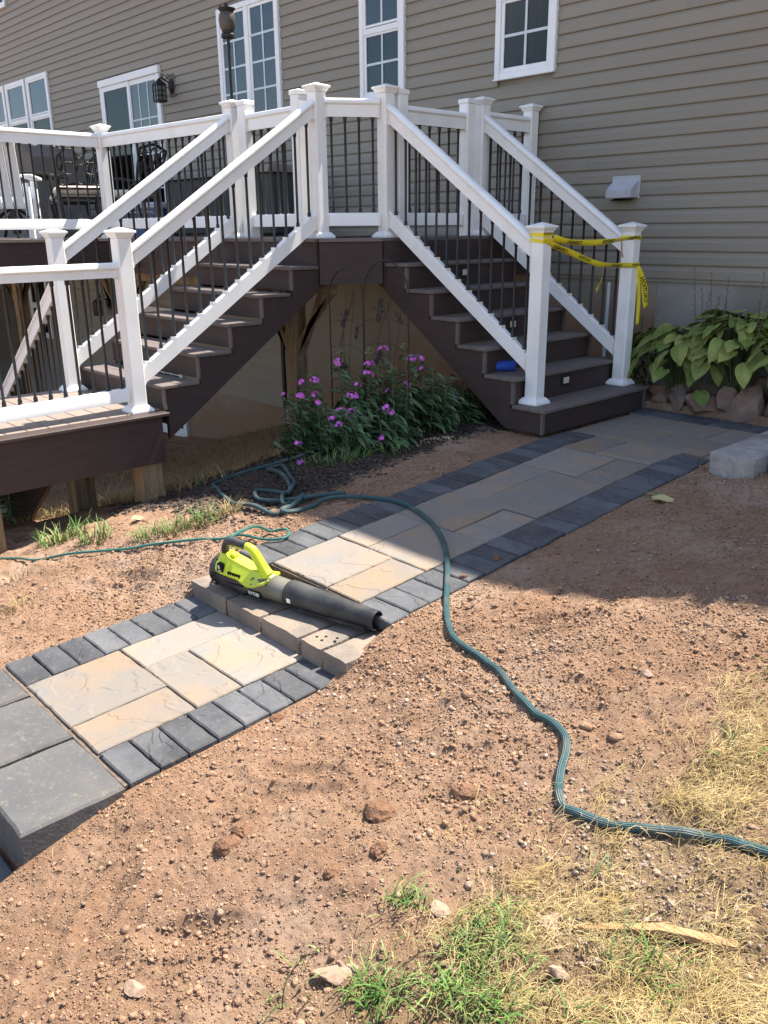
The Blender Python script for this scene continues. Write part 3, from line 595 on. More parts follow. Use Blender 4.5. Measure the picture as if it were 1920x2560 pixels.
def staircase(name, label, loc, rz, run, width, ks, nose0, bottom, cat='stairs', toe=None):
    """local +x runs down the stair, y across; tread k has its nosing at x=-k*run"""
    t = thing(name, label, cat, loc, rz)
    for k in ks:
        x = -k*run; z = Z1+k*RISE-(0 if nose0 else .014)
        MB().box(x-.139, x, -.0, width, z-.026, z, .004).build('tread_board', 'tread', t)
        MB().box(x-.142-.155, x-.142, -.0, width, z-.0258, z-.0002, .004).build('tread_board', 'tread', t)
    for k in (list(ks)+[max(ks)+1]):
        x = -k*run-.025; zb = 0.0 if k == 0 else Z1+(k-1)*RISE+.001; zt = Z1+k*RISE-.028
        if k == min(ks) and k > 0: zb = Z1+.001
        MB().box(x-.018, x, .045, width-.045, zb, zt).build('riser', 'fascia', t)
        for yy in (.010, width-.044): MB().box(x-.017, x+.003, yy, yy+.034, zb, zt, .003).build('riser_trim', 'tread', t)
    for yy in (.016, width-.052):
        (bx1, bz1), (bx0, bz0) = bottom; K1 = max(ks)+1
        def bot(x): return max(bz0, bz0+(bx0-x)*(bz1-bz0)/(bx0-bx1))
        cols = []      # (x, bottom, top) columns, two per riser
        for k in list(ks)+[K1]:
            x = -k*run-.0465; tp_ = Z1+k*RISE-.030-(0 if nose0 else .014)
            xe = -(k+1)*run-.0465 if k < K1 else -K1*run-.10
            if xe < bx0 < x: cols += [(x, bot(x), tp_), (bx0, bz0, tp_), (xe, bot(xe), tp_)]
            else: cols += [(x, bot(x), tp_), (xe, bot(xe), tp_)]
        q = MB(); vs = []; fs = []
        for (x, b0, t0) in cols: vs += [(x, yy, b0), (x, yy, t0), (x, yy+.036, b0), (x, yy+.036, t0)]
        for i in range(len(cols)-1):
            a, c = 4*i, 4*i+4
            if abs(cols[i][0]-cols[i+1][0]) < 1e-6: fs.append((a+1, c+1, c+3, a+3)); continue
            fs += [(a, c, c+1, a+1), (a+2, a+3, c+3, c+2), (a+1, c+1, c+3, a+3), (a, a+2, c+2, c)]
        fs += [(0, 1, 3, 2), (len(vs)-4, len(vs)-2, len(vs)-1, len(vs)-3)]
        q.v = vs; q.f = fs; me_ = q.mesh('stringer', 'fascia', False, False)
        bm_ = bmesh.new(); bm_.from_mesh(me_); bmesh.ops.remove_doubles(bm_, verts=bm_.verts, dist=1e-5); bmesh.ops.recalc_face_normals(bm_, faces=bm_.faces); bm_.to_mesh(me_); bm_.free()
        link('stringer', me_, t)
    return t
st_r = staircase('staircase', 'brown composite stairs on the right descending to the walkway beside the hostas', (-3.541, -2.113, 0), 0, .2777, 1.417, range(0, 6), True,
                 [(-1.78, 1.02), (-.367, .002)])
st_l = staircase('staircase', 'brown composite stairs on the left descending to the landing, partly sunlit', (-6.93, -4.328, 0), -math.pi/2, .298, 1.43, range(1, 6), False,
                 [(-1.86, 1.0), (-.271, -.079)], toe=-.079)
def step_light(t, x, y, z):
    f_ = MB().box(x, x+.008, y-.062, y+.062, z-.045, z+.045, .003).build('step_light', 'iron', t); MB().box(x+.0083, x+.012, y-.036, y+.036, z-.024, z+.024, .002).build('lens', 'lens', f_)
for k, y in ((1, .664), (3, .675), (5, .709)): step_light(st_r, -k*.2777-.0245, y, Z1+k*RISE-.09)
for k, y in ((2, .82), (4, .84), (6, .80)): step_light(st_l, -k*.298-.0245, y, Z1+k*RISE-.085)

land = thing('deck_landing', 'low brown landing at the foot of the left stairs on timber posts', 'landing', (-6.2, -4.8, -.6))
def LD(mb, name, m, parent=None):
    mb.v = [(a+6.2, b+4.8, c+.6) for a, b, c in mb.v]; return mb.build(name, m, parent or land)
yb = -3.992
while yb > -5.6: LD(MB().box(-6.92, -5.572, yb-.137, yb, Z1-.026, Z1, .004), 'deck_board', 'landboard'); yb -= .142
LD(MB().box(-5.568, -5.435, -5.62, -4.012, Z1-.0262, Z1-.0004, .005), 'border_board', 'fascia')
LD(MB().box(-5.5, -5.466, -5.62, -4.062, -.18, Z1-.027, .004), 'fascia', 'fascia')
LD(MB().box(-6.93, -6.90, -5.62, -4.062, -.18, Z1-.027, .004), 'fascia', 'fascia')
LD(MB().box(-6.9, -5.501, -5.655, -5.62, -.18, Z1-.027, .004), 'fascia', 'fascia')
LD(MB().box(-6.9, -5.501, -4.10, -4.064, -.05, Z1-.027, .004), 'rim_joist', 'wood')
for (px, py) in ((-5.6, -4.155), (-6.35, -4.36), (-5.6, -5.33), (-6.75, -5.3)):
    LD(MB().box(px-.085, px+.085, py-.085, py+.085, -1.3, -.182, .008), 'support_post', 'wood')
for yy in (-4.5, -4.9, -5.3): LD(MB().box(-6.89, -5.51, yy-.02, yy+.02, -.12, Z1-.0275), 'joist', 'wood')

low = thing('staircase', 'dark lower flight dropping from the landing towards the basement', 'stairs', (-6.95, -5.6, 0))
for k in range(1, 9):
    x = -(k-1)*.28; z = Z1-k*RISE
    MB().box(x-.30, x-.005, .1, 1.5, z-.026, z, .004).build('tread_board', 'treadx', low); MB().box(x-.02, x-.002, .1, 1.5, z-.0, z+RISE-.028).build('riser', 'fascia', low)
MB().prism([(0, Z1-.03), (-2.3, -1.45), (-2.3, -1.8), (-2.0, -1.85), (0, -.3)], 'y', 1.46, 1.5).build('stringer', 'fascia', low)

# ------------------------------------------------------------ railings
HP = .053
def top_sec(h): return [(-.027, -h), (.027, -h), (.027, -.050), (.036, -.044), (.044, -.036), (.044, -.020), (.034, -.006), (.012, 0), (-.012, 0), (-.034, -.006), (-.044, -.020), (-.044, -.036), (-.036, -.044), (-.027, -.050)]
def bot_sec(h): return [(-.025, -h), (.025, -h), (.025, -.010), (.018, -.001), (-.018, -.001), (-.025, -.010)]
_cap = MB().lathe([(.058, 0), (.060, .010), (.066, .016), (.070, .026), (.072, .030), (.080, .031), (.080, .043), (.076, .046), (.004, .068)], 4, square=True).mesh('post_cap', 'white')
_trim = MB().lathe([(.085, 0), (.085, .012), (.080, .022), (.068, .036), (.062, .044), (.056, .046)], 4, square=True).mesh('base_trim', 'white')
_flat = MB().lathe([(.057, 0), (.057, .030), (.050, .036)], 4, square=True).mesh('post_cap', 'white')
def post(t, x, y, zb, apex, flat=False, trim=True):
    """post with its cap and base moulding as sub-parts; t is at the world origin of the railing"""
    o = t.location; h = apex-zb-(.034 if flat else .066)
    p = link('post', MB().box(-HP, HP, -HP, HP, 0, h, .007).mesh('post', 'white'), t, (x-o.x, y-o.y, zb-o.z))
    link('post_cap', _flat if flat else _cap, p, (0, 0, h-.002))
    if trim: link('base_trim', _trim, p, (0, 0, .001))
    return p
_bal = {}
def baluster_mesh(L_):
    L_ = round(L_, 3)
    if L_ not in _bal:
        r = .0098
        _bal[L_] = MB().lathe([(.017, 0), (.017, .006), (.0145, .009), (.0145, .034), (r, .040), (r, L_-.040), (.0145, L_-.034), (.0145, L_-.009), (.018, L_-.006), (.018, L_)], 10).mesh('baluster', 'black', True)
    return _bal[L_]
def rails(t, a, b, ta, tb, ba, bb, n, th=.135, bh=.10, brackets=True, inset=(HP, HP)):
    """top and bottom rail from a to b (xy of post centres); ta/tb = top rail tops at the post faces, ba/bb = bottom rail tops"""
    o = t.location; a, b = Vector(a), Vector(b); d = (b-a); Ln = d.length; d.normalize(); p, q = a+d*inset[0], b-d*inset[1]
    def P(v, z): return (v.x-o.x, v.y-o.y, z-o.z)
    MB().extr(top_sec(th), P(p, ta), P(q, tb)).build('top_rail', 'white', t, True)
    MB().extr(bot_sec(bh), P(p, ba), P(q, bb)).build('bottom_rail', 'white', t, True)
    if brackets:
        for v, zt, zb_, s_ in ((p, ta, ba, 1), (q, tb, bb, -1)):
            e = v+d*(.016*s_); st_ = (tb-ta)/(Ln-inset[0]-inset[1])*.016*s_; sb_ = (bb-ba)/(Ln-inset[0]-inset[1])*.016*s_
            MB().extr([(-.034, -th-.008), (.034, -th-.008), (.034, -.052), (-.034, -.052)], P(v, zt), P(e, zt+st_)).build('bracket', 'bracket', t)
            MB().extr([(-.032, -bh-.006), (.032, -bh-.006), (.032, -.018), (-.032, -.018)], P(v, zb_), P(e, zb_+sb_)).build('bracket', 'bracket', t)
    for i in range(n):
        f_ = (i+.5)/n if n > 1 else .5
        v = p.lerp(q, f_); zt = ta+(tb-ta)*f_-th+.004; zb_ = ba+(bb-ba)*f_-.004
        link('baluster', baluster_mesh(zt-zb_), t, P(v, zb_))
        if abs(bb-ba) > .5:      # level seat cut for each baluster on the raking rail
            sl = (bb-ba)/(q-p).length; e0, e1 = v-d*.020, v+d*.034*(1 if sl > 0 else -1)*1.0
            lo_, hi_ = (v-d*.020, v+d*.016) if sl > 0 else (v+d*.020, v-d*.016)
            zl = zb_+.004-abs(sl)*.020
            MB().extr([(-.0252, -.012), (.0252, -.012), (.0252, abs(sl)*.020+.002), (-.0252, abs(sl)*.020+.002)], P(lo_, zl), P(v+(hi_-v)*.35, zl)).build('baluster_seat', 'white', t)
def rail_thing(label, loc, name='stair_railing', cat='railing', group=None): return thing(name, label, cat, loc, 0, group)
A_, B_, P2_, P5_, P1_, PL_, D_, C_, P6_, E_ = (-3.767, -1.940), (-3.762, -.786), (-5.333, -1.950), (-5.333, -.790), (-5.63, -2.41), (-6.80, -2.41), (-5.63, -4.16), (-6.80, -4.13), (-5.333, -.10), (-9.05, -2.55)
t = rail_thing('white railing on the near side of the right stairs, black balusters, taped newel post', (*A_, Z1))
post(t, *A_, Z1, 1.456); post(t, *P2_, ZD, 2.50)
rails(t, A_, P2_, 1.352, 2.352, .530, 1.563, 13, th=.140, bh=.125)
t = rail_thing('white railing along the house side of the right stairs, with caution tape at its foot', (*B_, Z1))
post(t, *B_, Z1, 1.456); post(t, *P5_, ZD, 2.51)
rails(t, B_, P5_, 1.362, 2.360, .530, 1.563, 13, th=.140, bh=.125)
t = rail_thing('white railing on the near side of the left stairs, brightly sunlit handrail', (*D_, Z1))
post(t, *D_, Z1, 1.45); post(t, *P1_, ZD, 2.50)
rails(t, D_, P1_, 1.320, 2.378, .498, 1.555, 14, th=.132, bh=.125)
t = rail_thing('white railing on the far side of the left stairs behind the sunlit handrail', (*C_, Z1))
post(t, *C_, Z1, 1.45); post(t, *PL_, ZD, 2.50)
rails(t, C_, PL_, 1.325, 2.378, .500, 1.555, 14, th=.132, bh=.125)
DT, DB = 2.392, ZD+.195
t = rail_thing('short white railing across the clipped deck corner between the two stairs', (-5.48, -2.18, ZD), 'deck_railing')
rails(t, P2_, P1_, DT, DT, DB, DB, 4)
t = rail_thing('short white railing from the right stairs back to the house wall', (*P6_, ZD), 'deck_railing')
post(t, *P6_, ZD, 2.51); rails(t, P5_, P6_, DT, DT, DB, DB, 5)
for lab, g0, g1 in (('white baluster gate panel closing the top of the right stairs', (-5.333, -1.80), (-5.333, -.985)), ('white baluster gate panel closing the top of the left stairs', (-6.60, -2.41), (-5.85, -2.41))):
    t = rail_thing(lab, (*g0, ZD), 'stair_gate', 'gate')
    post(t, *g0, ZD, 2.470, True, False); post(t, *g1, ZD, 2.470, True, False); rails(t, g0, g1, DT-.03, DT-.03, DB, DB, 6)
t = rail_thing('long white deck railing running left from the left stairs in front of the sliding door', (*E_, ZD), 'deck_railing')
post(t, *E_, ZD, 2.49); rails(t, PL_, E_, DT, DT, DB, DB, 19)
t = rail_thing('white deck railing at the far left in front of the iron patio chair', (-9.05, -5.4, ZD), 'deck_railing')
post(t, -9.05, -5.4, ZD, 2.49); rails(t, E_, (-9.05, -5.4), DT, DT, DB, DB, 25)
t = rail_thing('low white railing along the near edge of the landing at the left frame edge', (-5.63, -5.5, Z1), 'landing_railing')
post(t, -5.63, -5.5, Z1, 1.30); rails(t, D_, (-5.63, -5.5), 1.222, 1.215, .365, .345, 12, th=.098, bh=.095)
t = rail_thing('white railing descending from the landing towards the basement, seen through the landing balusters', (-8.9, -4.13, -1.2), 'stair_railing')
post(t, -8.9, -4.13, -1.35, -.10); rails(t, C_, (-8.9, -4.13), 1.10, -.30, .25, -1.10, 18, th=.14, bh=.12)

# ------------------------------------------------------------ walkway of separate pavers
def paver(parent, x0, x1, y0, y1, zf, m, name='paver', th=.058, gap=.0035, amp=.0022, ch=.006, jit=.0025, wav=.0022):
    """one paver with a chamfered, slightly wavering edge and an uneven top; zf(x,y) gives its top"""
    o = parent.location; x0 += gap; x1 -= gap; y0 += gap; y1 -= gap
    nx = max(3, min(13, int((x1-x0)/.03))); ny = max(3, min(13, int((y1-y0)/.03)))
    U = np.linspace(0, 1, nx+1); V_ = np.linspace(0, 1, ny+1); sd_ = random.randint(0, 9999); tl = random.uniform(-1, 1)*jit; tx, ty = random.uniform(-.006, .006), random.uniform(-.006, .006)
    cx, cy = (x0+x1)/2, (y0+y1)/2
    XX, YY = np.meshgrid(x0+ch+(x1-x0-2*ch)*U, y0+ch+(y1-y0-2*ch)*V_, indexing='ij')
    edge = np.zeros_like(XX); edge[0, :] = edge[-1, :] = edge[:, 0] = edge[:, -1] = 1
    wx = (vnoise(XX*23, YY*23, sd_)-.5)*2*wav; wy = (vnoise(XX*23+9, YY*23+4, sd_+3)-.5)*2*wav
    XX = XX+wx*edge; YY = YY+wy*edge
    n_ = fbm(XX*9, YY*9, 3, sd_); steps = np.floor((n_+.5)*7)/7-.5
    ZZ = zf(XX, YY)+tl+(XX-cx)*tx+(YY-cy)*ty+amp*(n_*1.0+steps*1.2)*(1-.4*edge)
    idx_ = np.arange((nx+1)*(ny+1)).reshape(nx+1, ny+1)
    Vv = np.stack([XX.ravel()-o.x, YY.ravel()-o.y, ZZ.ravel()-o.z], 1).tolist()
    Ff = [(idx_[i, j], idx_[i+1, j], idx_[i+1, j+1], idx_[i, j+1]) for i in range(nx) for j in range(ny)]
    ring = [(i, 0) for i in range(nx)]+[(nx, j) for j in range(ny)]+[(i, ny) for i in range(nx, 0, -1)]+[(0, j) for j in range(ny, 0, -1)]
    base = len(Vv)
    for dz, ex in ((-ch*.9, ch), (-th, ch)):
        for (i, j) in ring:
            X_, Y_ = XX[i, j], YY[i, j]
            X_ += (-ex if i == 0 else ex if i == nx else 0); Y_ += (-ex if j == 0 else ex if j == ny else 0)
            zt = ZZ[i, j]+dz if dz > -th else float(zf(cx, cy))-th
            Vv.append((X_-o.x, Y_-o.y, zt-o.z))
    R = len(ring)
    for k in range(R):
        a, b = ring[k], ring[(k+1) % R]
        Ff.append((idx_[a], base+k, base+(k+1) % R, idx_[b])[::-1]); Ff.append((base+k, base+R+k, base+R+(k+1) % R, base+(k+1) % R)[::-1])
    me = bpy.data.meshes.new(name); me.from_pydata(Vv, [], [tuple(int(q) for q in f) for f in Ff]); me.materials.append(MT[m])
    me.shade_smooth(); me.set_sharp_from_angle(angle=math.radians(40)); me.update()
    return link(name, me, parent)
zup = lambda x, y: np.minimum((y+2.1)*.065, 0)
zlo = lambda x, y: -.326+(y+5.0)*.035
z0f = lambda x, y: np.zeros_like(np.asarray(x, float))
walk = thing('walkway', 'upper paver walkway with buff slabs and charcoal borders, mostly in house shade', 'walkway', (-2.95, -3.3, -.08))
tag(walk, kind='structure')
bed = MB(); bed.prism([(-4.695, -.17-.08), (-4.695, (-4.695+2.1)*.065-.014), (-2.1, -.014), (-1.85, -.014), (-1.85, -.12), (-2.1, -.12)], 'x', LO+.012, RO-.012)
bed.v = [(a+2.95, b+3.3, c+.08) for a, b, c in bed.v]; bed.build('bedding', 'bedding', walk)
MBb = MB().box(-3.53, -1.40, -1.845, -.68, -.1, -.014); MBb.v = [(a+2.95, b+3.3, c+.08) for a, b, c in MBb.v]; MBb.build('bedding', 'bedding', walk)
y = -4.72
while y < -1.86:
    wdt = random.choice((.122, .126, .130, .134)); y1 = min(y+wdt, -1.82)
    if y1 > -2.12: paver(walk, LO+.015, LI, y, y1, zup, 'dark')
    else: paver(walk, LO+random.uniform(-.008, .006), LI+random.uniform(-.003, .003), y, y1, zup, 'dark')
    y = y1
y = -4.735
while y < -1.95:
    wdt = random.choice((.122, .126, .130, .134)); y1 = min(y+wdt, -1.84)
    paver(walk, RI+random.uniform(-.003, .003), RO+random.uniform(-.008, .010), y, y1, zup, 'dark'); y = y1
for (a, b, c, d) in [(-3.287, -2.853, -4.69, -4.258), (-2.853, -2.617, -4.69, -4.266), (-3.287, -3.052, -4.254, -3.822), (-3.052, -2.617, -4.262, -3.824), (-3.287, -2.85, -3.822, -3.382), (-2.85, -2.617, -3.822, -3.40),
                     (-3.287, -3.047, -3.380, -2.69), (-3.047, -2.617, -3.392, -2.705), (-3.287, -2.852, -2.688, -2.243), (-2.852, -2.617, -2.702, -2.243), (-3.287, -3.03, -2.241, -1.822), (-3.03, -2.612, -2.241, -1.822),
                     (-3.515, -2.91, -1.82, -1.36), (-2.91, -2.47, -1.82, -1.38), (-2.47, -2.265, -1.838, -1.36), (-3.515, -3.1, -1.358, -.965), (-3.1, -2.70, -1.358, -.965), (-2.70, -2.265, -1.358, -.965)]:
    paver(walk, a, b, c, d, zup if d < -1.9 else z0f, 'slab', 'slab', ch=.005, amp=.0028)
x = -3.555
while x < -1.5:
    wdt = random.choice((.122, .128, .134)); paver(walk, x, x+wdt, -.962, -.685, z0f, 'dark'); x += wdt
lower = thing('walkway', 'lower sunlit paver walkway section in front of the leaf blower', 'walkway', (-2.95, -5.5, -.35)); tag(lower, kind='structure')
bed = MB(); bed.prism([(-5.97, -.42), (-5.97, -.326-.97*.035-.014), (-4.90, -.339), (-4.90, -.42)], 'x', LO+.012, RO-.012); bed.v = [(a+2.95, b+5.5, c+.35) for a, b, c in bed.v]; bed.build('bedding', 'bedding', lower)
for (xa, xb) in ((LO, LI), (RI, RO)):
    y = -5.958
    for i in range(8):
        wdt = .1185; paver(lower, xa+random.uniform(-.006, .004) if xa == LO else xa, xb if xa == LO else xb+random.uniform(-.004, .008), y, y+wdt, zlo, 'dark'); y += wdt
for (a, b, c, d) in [(-3.287, -2.853, -5.958, -5.540), (-2.853, -2.617, -5.958, -5.548), (-3.287, -3.05, -5.538, -5.012), (-3.05, -2.617, -5.546, -5.332), (-3.05, -2.617, -5.330, -5.012)]:
    paver(lower, a, b, c, d, zlo, 'slab', 'slab', ch=.005, amp=.0028)

# rough-faced step blocks under the leaf blower (riser between the two walkway levels)
def rough_block(parent, x0, x1, y0, y1, z0, z1, m, name, face='y-', seed=0, amp=.008, gap=.003):
    bm = bmesh.new(); x0 += gap; x1 -= gap
    bmesh.ops.create_cube(bm, size=1.0); bmesh.ops.subdivide_edges(bm, edges=bm.edges, cuts=5, use_grid_fill=True)
    for v in bm.verts:
        p = v.co; u = Vector((p.x*2, p.y*2, p.z*2)); q = Vector((x0+(p.x+.5)*(x1-x0), y0+(p.y+.5)*(y1-y0), z0+(p.z+.5)*(z1-z0)))
        e = sum(1 for c in u if abs(c) > .99)
        if e >= 2:
            for i in range(3):
                if abs(u[i]) > .99: q[i] -= math.copysign(.004+.004*random.random(), u[i])
        n_ = float(fbm(np.array([q.x*14+seed]), np.array([q.z*18+q.y*11]), 3, seed)[0])
        if (face == 'y-' and p.y < -.49) or (face == 'x-' and p.x < -.49) or face == 'all': 
            if face == 'y-': q.y += n_*amp*2.2
            elif face == 'x-': q.x += n_*amp*2.2
            else: q += Vector((n_, n_*.7, 0))*amp*1.6
        v.co = q-parent.location
    me = bpy.data.meshes.new(name); bm.normal_update(); bm.to_mesh(me); bm.free(); me.materials.append(MT[m]); me.shade_smooth(); me.set_sharp_from_angle(angle=math.radians(42))
    return link(name, me, parent)
step = thing('block_step', 'row of tan split-face blocks forming the step under the leaf blower', 'step', (-2.95, -4.9, -.33))
for i, (a, b) in enumerate(((-3.545, -3.222), (-3.222, -2.936), (-2.936, -2.655), (-2.655, -2.497), (-2.497, -2.335))):
    rough_block(step, a, b, -5.022+.006*random.random(), -4.688, -.42, -.244+.002*random.random(), 'block', 'block', 'y-', i*7)
# weep holes of the fourth block and the channel moulded in the third
for (hx, hy) in ((-2.60, -4.955), (-2.575, -4.925), (-2.56, -4.96), (-2.53, -4.90), (-2.515, -4.925)):
    link('drill_hole', MB().lathe([(.007, 0), (.007, .0015)], 10).mesh('drill_hole', 'hole'), step, (hx+2.95, hy+4.9, .33-.2425))
gstep = thing('slab_step', 'three big grey step slabs at the lower left corner', 'step', (-2.95, -6.15, -.5))
for (a, b) in ((-3.545, -3.20), (-3.195, -2.792), (-2.787, -2.366)):
    paver(gstep, a, b, -6.335, -5.968, lambda x, y: np.full_like(np.asarray(x, float), -.362), 'grey', 'slab', th=.19, ch=.009, amp=.001, jit=.003, wav=.003, gap=.006)
foot = thing('walkway', 'dark charcoal paver at the foot of the grey step slabs', 'walkway', (-3, -6.6, -.55)); tag(foot, kind='structure')
for i in range(5): paver(foot, -3.55+i*.235, -3.55+(i+1)*.235, -6.62, -6.345, lambda x, y: np.full_like(np.asarray(x, float), -.53), 'dark')
gr = thing('granite_step', 'pale rough granite step stone at the right edge of the walkway', 'step', (-2.1, -1.7, 0))
rough_block(gr, -2.262, -1.972, -2.2, -1.15, -.08, .142, 'granite', 'block', 'all', 5, .007)
dk = thing('edging_block', 'dark block behind the granite step stone at the right frame edge', 'block', (-1.8, -1.8, 0))
for i in range(3): rough_block(dk, -1.965, -1.70, -2.05+i*.22, -1.835+i*.22, -.05, .20, 'dark', 'block', 'all', 20+i, .004)

# ------------------------------------------------------------ stones
def ico(sub=1):
    bm = bmesh.new(); bmesh.ops.create_icosphere(bm, subdivisions=sub, radius=1.0); V = np.array([v.co[:] for v in bm.verts]); F_ = np.array([[v.index for v in f.verts] for f in bm.faces]); bm.free(); return V, F_
IV, IF = ico(1); IV2, IF2 = ico(3)
def rock_mesh(name, sx, sy, sz, seed, m='stone', blocky=.75):
    r = np.random.default_rng(seed); V = IV2.copy()
    for i in range(15 if blocky > .5 else 8):    # chop with random planes for broken facets
        n = r.normal(size=3); n /= np.linalg.norm(n); d = r.uniform(.45, .72) if blocky > .5 else r.uniform(.6, .85); s_ = V@n; V -= np.outer(np.maximum(s_-d, 0), n)*(1.0 if blocky > .5 else .6)
    V += (.05 if m == 'stone' else .62)*(np.stack([fbm(V[:, 0]*3+seed, V[:, 1]*3+V[:, 2]*2, 4, seed, .7), fbm(V[:, 1]*3, V[:, 2]*3+V[:, 0], 4, seed+1, .7), fbm(V[:, 2]*3, V[:, 0]*3+V[:, 1], 4, seed+2, .7)], 1))
    me = fast_mesh(name, V*np.array([sx, sy, sz]), IF2, m, True); me.set_sharp_from_angle(angle=math.radians(16)); return me
wallrocks = [(-3.47, -.60, .10, .13, .09), (-3.30, -.64, .075, .17, .08), (-3.10, -.62, .12, .15, .09), (-2.93, -.60, .09, .15, .11), (-2.74, -.58, .16, .18, .14), (-2.46, -.58, .17, .19, .16), (-2.22, -.56, .13, .16, .13),
             (-3.40, -.42, .10, .14, .10), (-3.18, -.40, .11, .16, .11), (-2.95, -.40, .10, .17, .10), (-2.70, -.36, .13, .24, .10), (-2.42, -.34, .13, .26, .10), (-3.62, -.40, .10, .14, .08), (-2.05, -.5, .15, .15, .12), (-2.2, -.32, .12, .26, .1)]
for i, (x, y, s_, z, h) in enumerate(wallrocks):
    o = link('field_stone', rock_mesh('field_stone', s_*1.45, s_*1.1, h*1.45, 40+i), None, (x, y, z-.06), (random.uniform(-.3, .3), random.uniform(-.3, .3), random.uniform(-1, 1)))
    ordn = ('first', 'second', 'third', 'fourth', 'fifth', 'sixth', 'seventh', 'eighth')
    lab = {4: 'large orange brown field stone below the hostas, left of the biggest one', 5: 'largest reddish field stone of the border beside the granite step'}.get(i, ('brown front row field stone under the hostas, %s from the right stairs' % ordn[i if i < 7 else 7]) if (i < 7 or i == 13) else 'brown back row field stone shaded by hosta leaves, %s from the right stairs' % ordn[[12, 7, 8, 9, 10, 11, 14].index(i)])
    tag(o, lab, 'stone', 'field stones edging the hosta bed')
soilrocks = [(-.933, -5.558, .034, 'pinkish stone beside the left tip of the wood splinter'), (-1.153, -5.712, .028, 'flat tan stone beside the left green grass clump'), (-.824, -5.675, .026, 'pale stone between the green grass and the straw below the wood splinter'),
             (-1.402, -5.345, .036, 'rounded dark dirt clod on bare soil left of the hose bend'), (-1.556, -5.553, .046, 'big dark crumbly dirt clod in the middle foreground'), (-1.835, -5.909, .036, 'reddish brown dirt clod, nearest of the pair at left foreground'),
             (-1.855, -5.845, .032, 'reddish brown dirt clod, farthest of the pair at left foreground'), (-1.22, -6.007, .036, 'long flat tan stone in the grass at the bottom edge'), (-1.425, -5.674, .026, 'small flat tan stone just below the big dark clod'),
             (-2.35, -5.358, .026, 'small brown clod lying at the edge of the lower walkway'), (-2.449, -3.94, .022, 'small brown clod on the charcoal border in the shade'), (-2.433, -4.202, .018, 'small brown clod on the charcoal border in the sun'),
             (-1.26, -4.584, .026, 'pale stone on sunlit soil right of the hose'), (-1.577, -6.346, .030, 'tan stone at the bottom left of the bare soil'), (-1.482, -5.797, .024, 'flat pale stone between the dark clod and the bottom grass')]
for i, (x, y, s_, lab) in enumerate(soilrocks):
    dirt = 'clod' in lab; zg = float(path_z(y)) if -3.53 < x < -2.38 else gh(x, y)
    sx = 1.9 if 'long' in lab else 1.25
    me = rock_mesh('dirt_clod' if dirt else 'stone', s_*sx, s_, s_*(.85 if dirt else .55), 90+i, 'darkclod' if dirt else 'stone', .4 if dirt else .8)
    if not dirt: me.materials[0] = mat('pale_stone', (.26, .17, .12), (.33, .24, .18), scale=12, rough=.9, bump=.5, bscale=60) if i == 0 else bpy.data.materials['pale_stone']
    tag(link('dirt_clod' if dirt else 'stone', me, None, (x, y, zg+s_*(.02 if dirt else .15)), (0, 0, random.uniform(0, 6) if 'long' not in lab else .9)), lab, 'clod' if dirt else 'stone')

# loose crumbs and gravel of the soil (uncountable)
def scatter(n, xr, yr, dens, r0, r1, p, m, name, label, cat, sink=.25, flat=.8, octa=False):
    xs = RNG.uniform(*xr, n*3); ys = RNG.uniform(*yr, n*3); keep = RNG.random(n*3) < dens(xs, ys); xs, ys = xs[keep][:n], ys[keep][:n]; n = len(xs)
    rr = r0+(r1-r0)*RNG.random(n)**p; zz = ground_z(xs, ys)+rr*(flat-sink)*.5
    bm = bmesh.new(); bmesh.ops.create_icosphere(bm, subdivisions=1, radius=1.0); V0 = np.array([v.co[:] for v in bm.verts]); F0 = np.array([[v.index for v in f.verts] for f in bm.faces]); bm.free()
    if octa: V0 = np.array([(1, 0, 0), (-1, 0, 0), (0, 1, 0), (0, -1, 0), (0, 0, 1), (0, 0, -1.)]); F0 = np.array([(0, 2, 4), (2, 1, 4), (1, 3, 4), (3, 0, 4), (2, 0, 5), (1, 2, 5), (3, 1, 5), (0, 3, 5)])
    nv = len(V0); jit = 1+.75*(RNG.random((n, nv, 1))-.5); S = np.stack([RNG.uniform(.7, 1.35, n), RNG.uniform(.7, 1.35, n), RNG.uniform(.55, 1.0, n)*flat/.8], 1)
    a = RNG.uniform(0, 6.28, n); ca, sa = np.cos(a), np.sin(a); b_ = RNG.uniform(-.5, .5, n); cb, sb = np.cos(b_), np.sin(b_)
    P = V0[None]*jit*S[:, None, :]*rr[:, None, None]
    X = P[..., 0]*ca[:, None]-P[..., 1]*sa[:, None]; Y = P[..., 0]*sa[:, None]+P[..., 1]*ca[:, None]; Z = P[..., 2]
    Y2 = Y*cb[:, None]-Z*sb[:, None]; Z2 = Y*sb[:, None]+Z*cb[:, None]
    V = np.stack([X+xs[:, None], Y2+ys[:, None], Z2+zz[:, None]], -1).reshape(-1, 3)
    F_ = (F0[None]+(np.arange(n)*nv)[:, None, None]).reshape(-1, 3)
    o = link(name, fast_mesh(name, V, F_, m)); return tag(o, label, cat, kind='stuff')
def off_path(x, y): return ~((x > LO-.005) & (x < RO+.005) & (y > -6.6) & (y < -1.8)) & ~((x > -3.56) & (x < -1.3) & (y > -1.85) & (y < -.6))
def soil_d(x, y):
    d = off_path(x, y)*np.clip(.15+3.4*(fbm(x*1.9, y*1.9, 3, 71)+.10), .05, 1); d = d*np.where((x < -3.92) & (y > -4.4), .04, 1); return d
scatter(110000, (-4.6, -.25), (-6.75, -2.0), lambda x, y: np.maximum(soil_d(x, y), .5*off_path(x, y)*np.where((x < -3.92) & (y > -4.4), .05, 1))*np.where(y < -4, 1, .5), .0013, .0050, 2.2, 'clodm', 'soil_grains', 'fine red brown soil grains covering the bare earth', 'soil', octa=True)
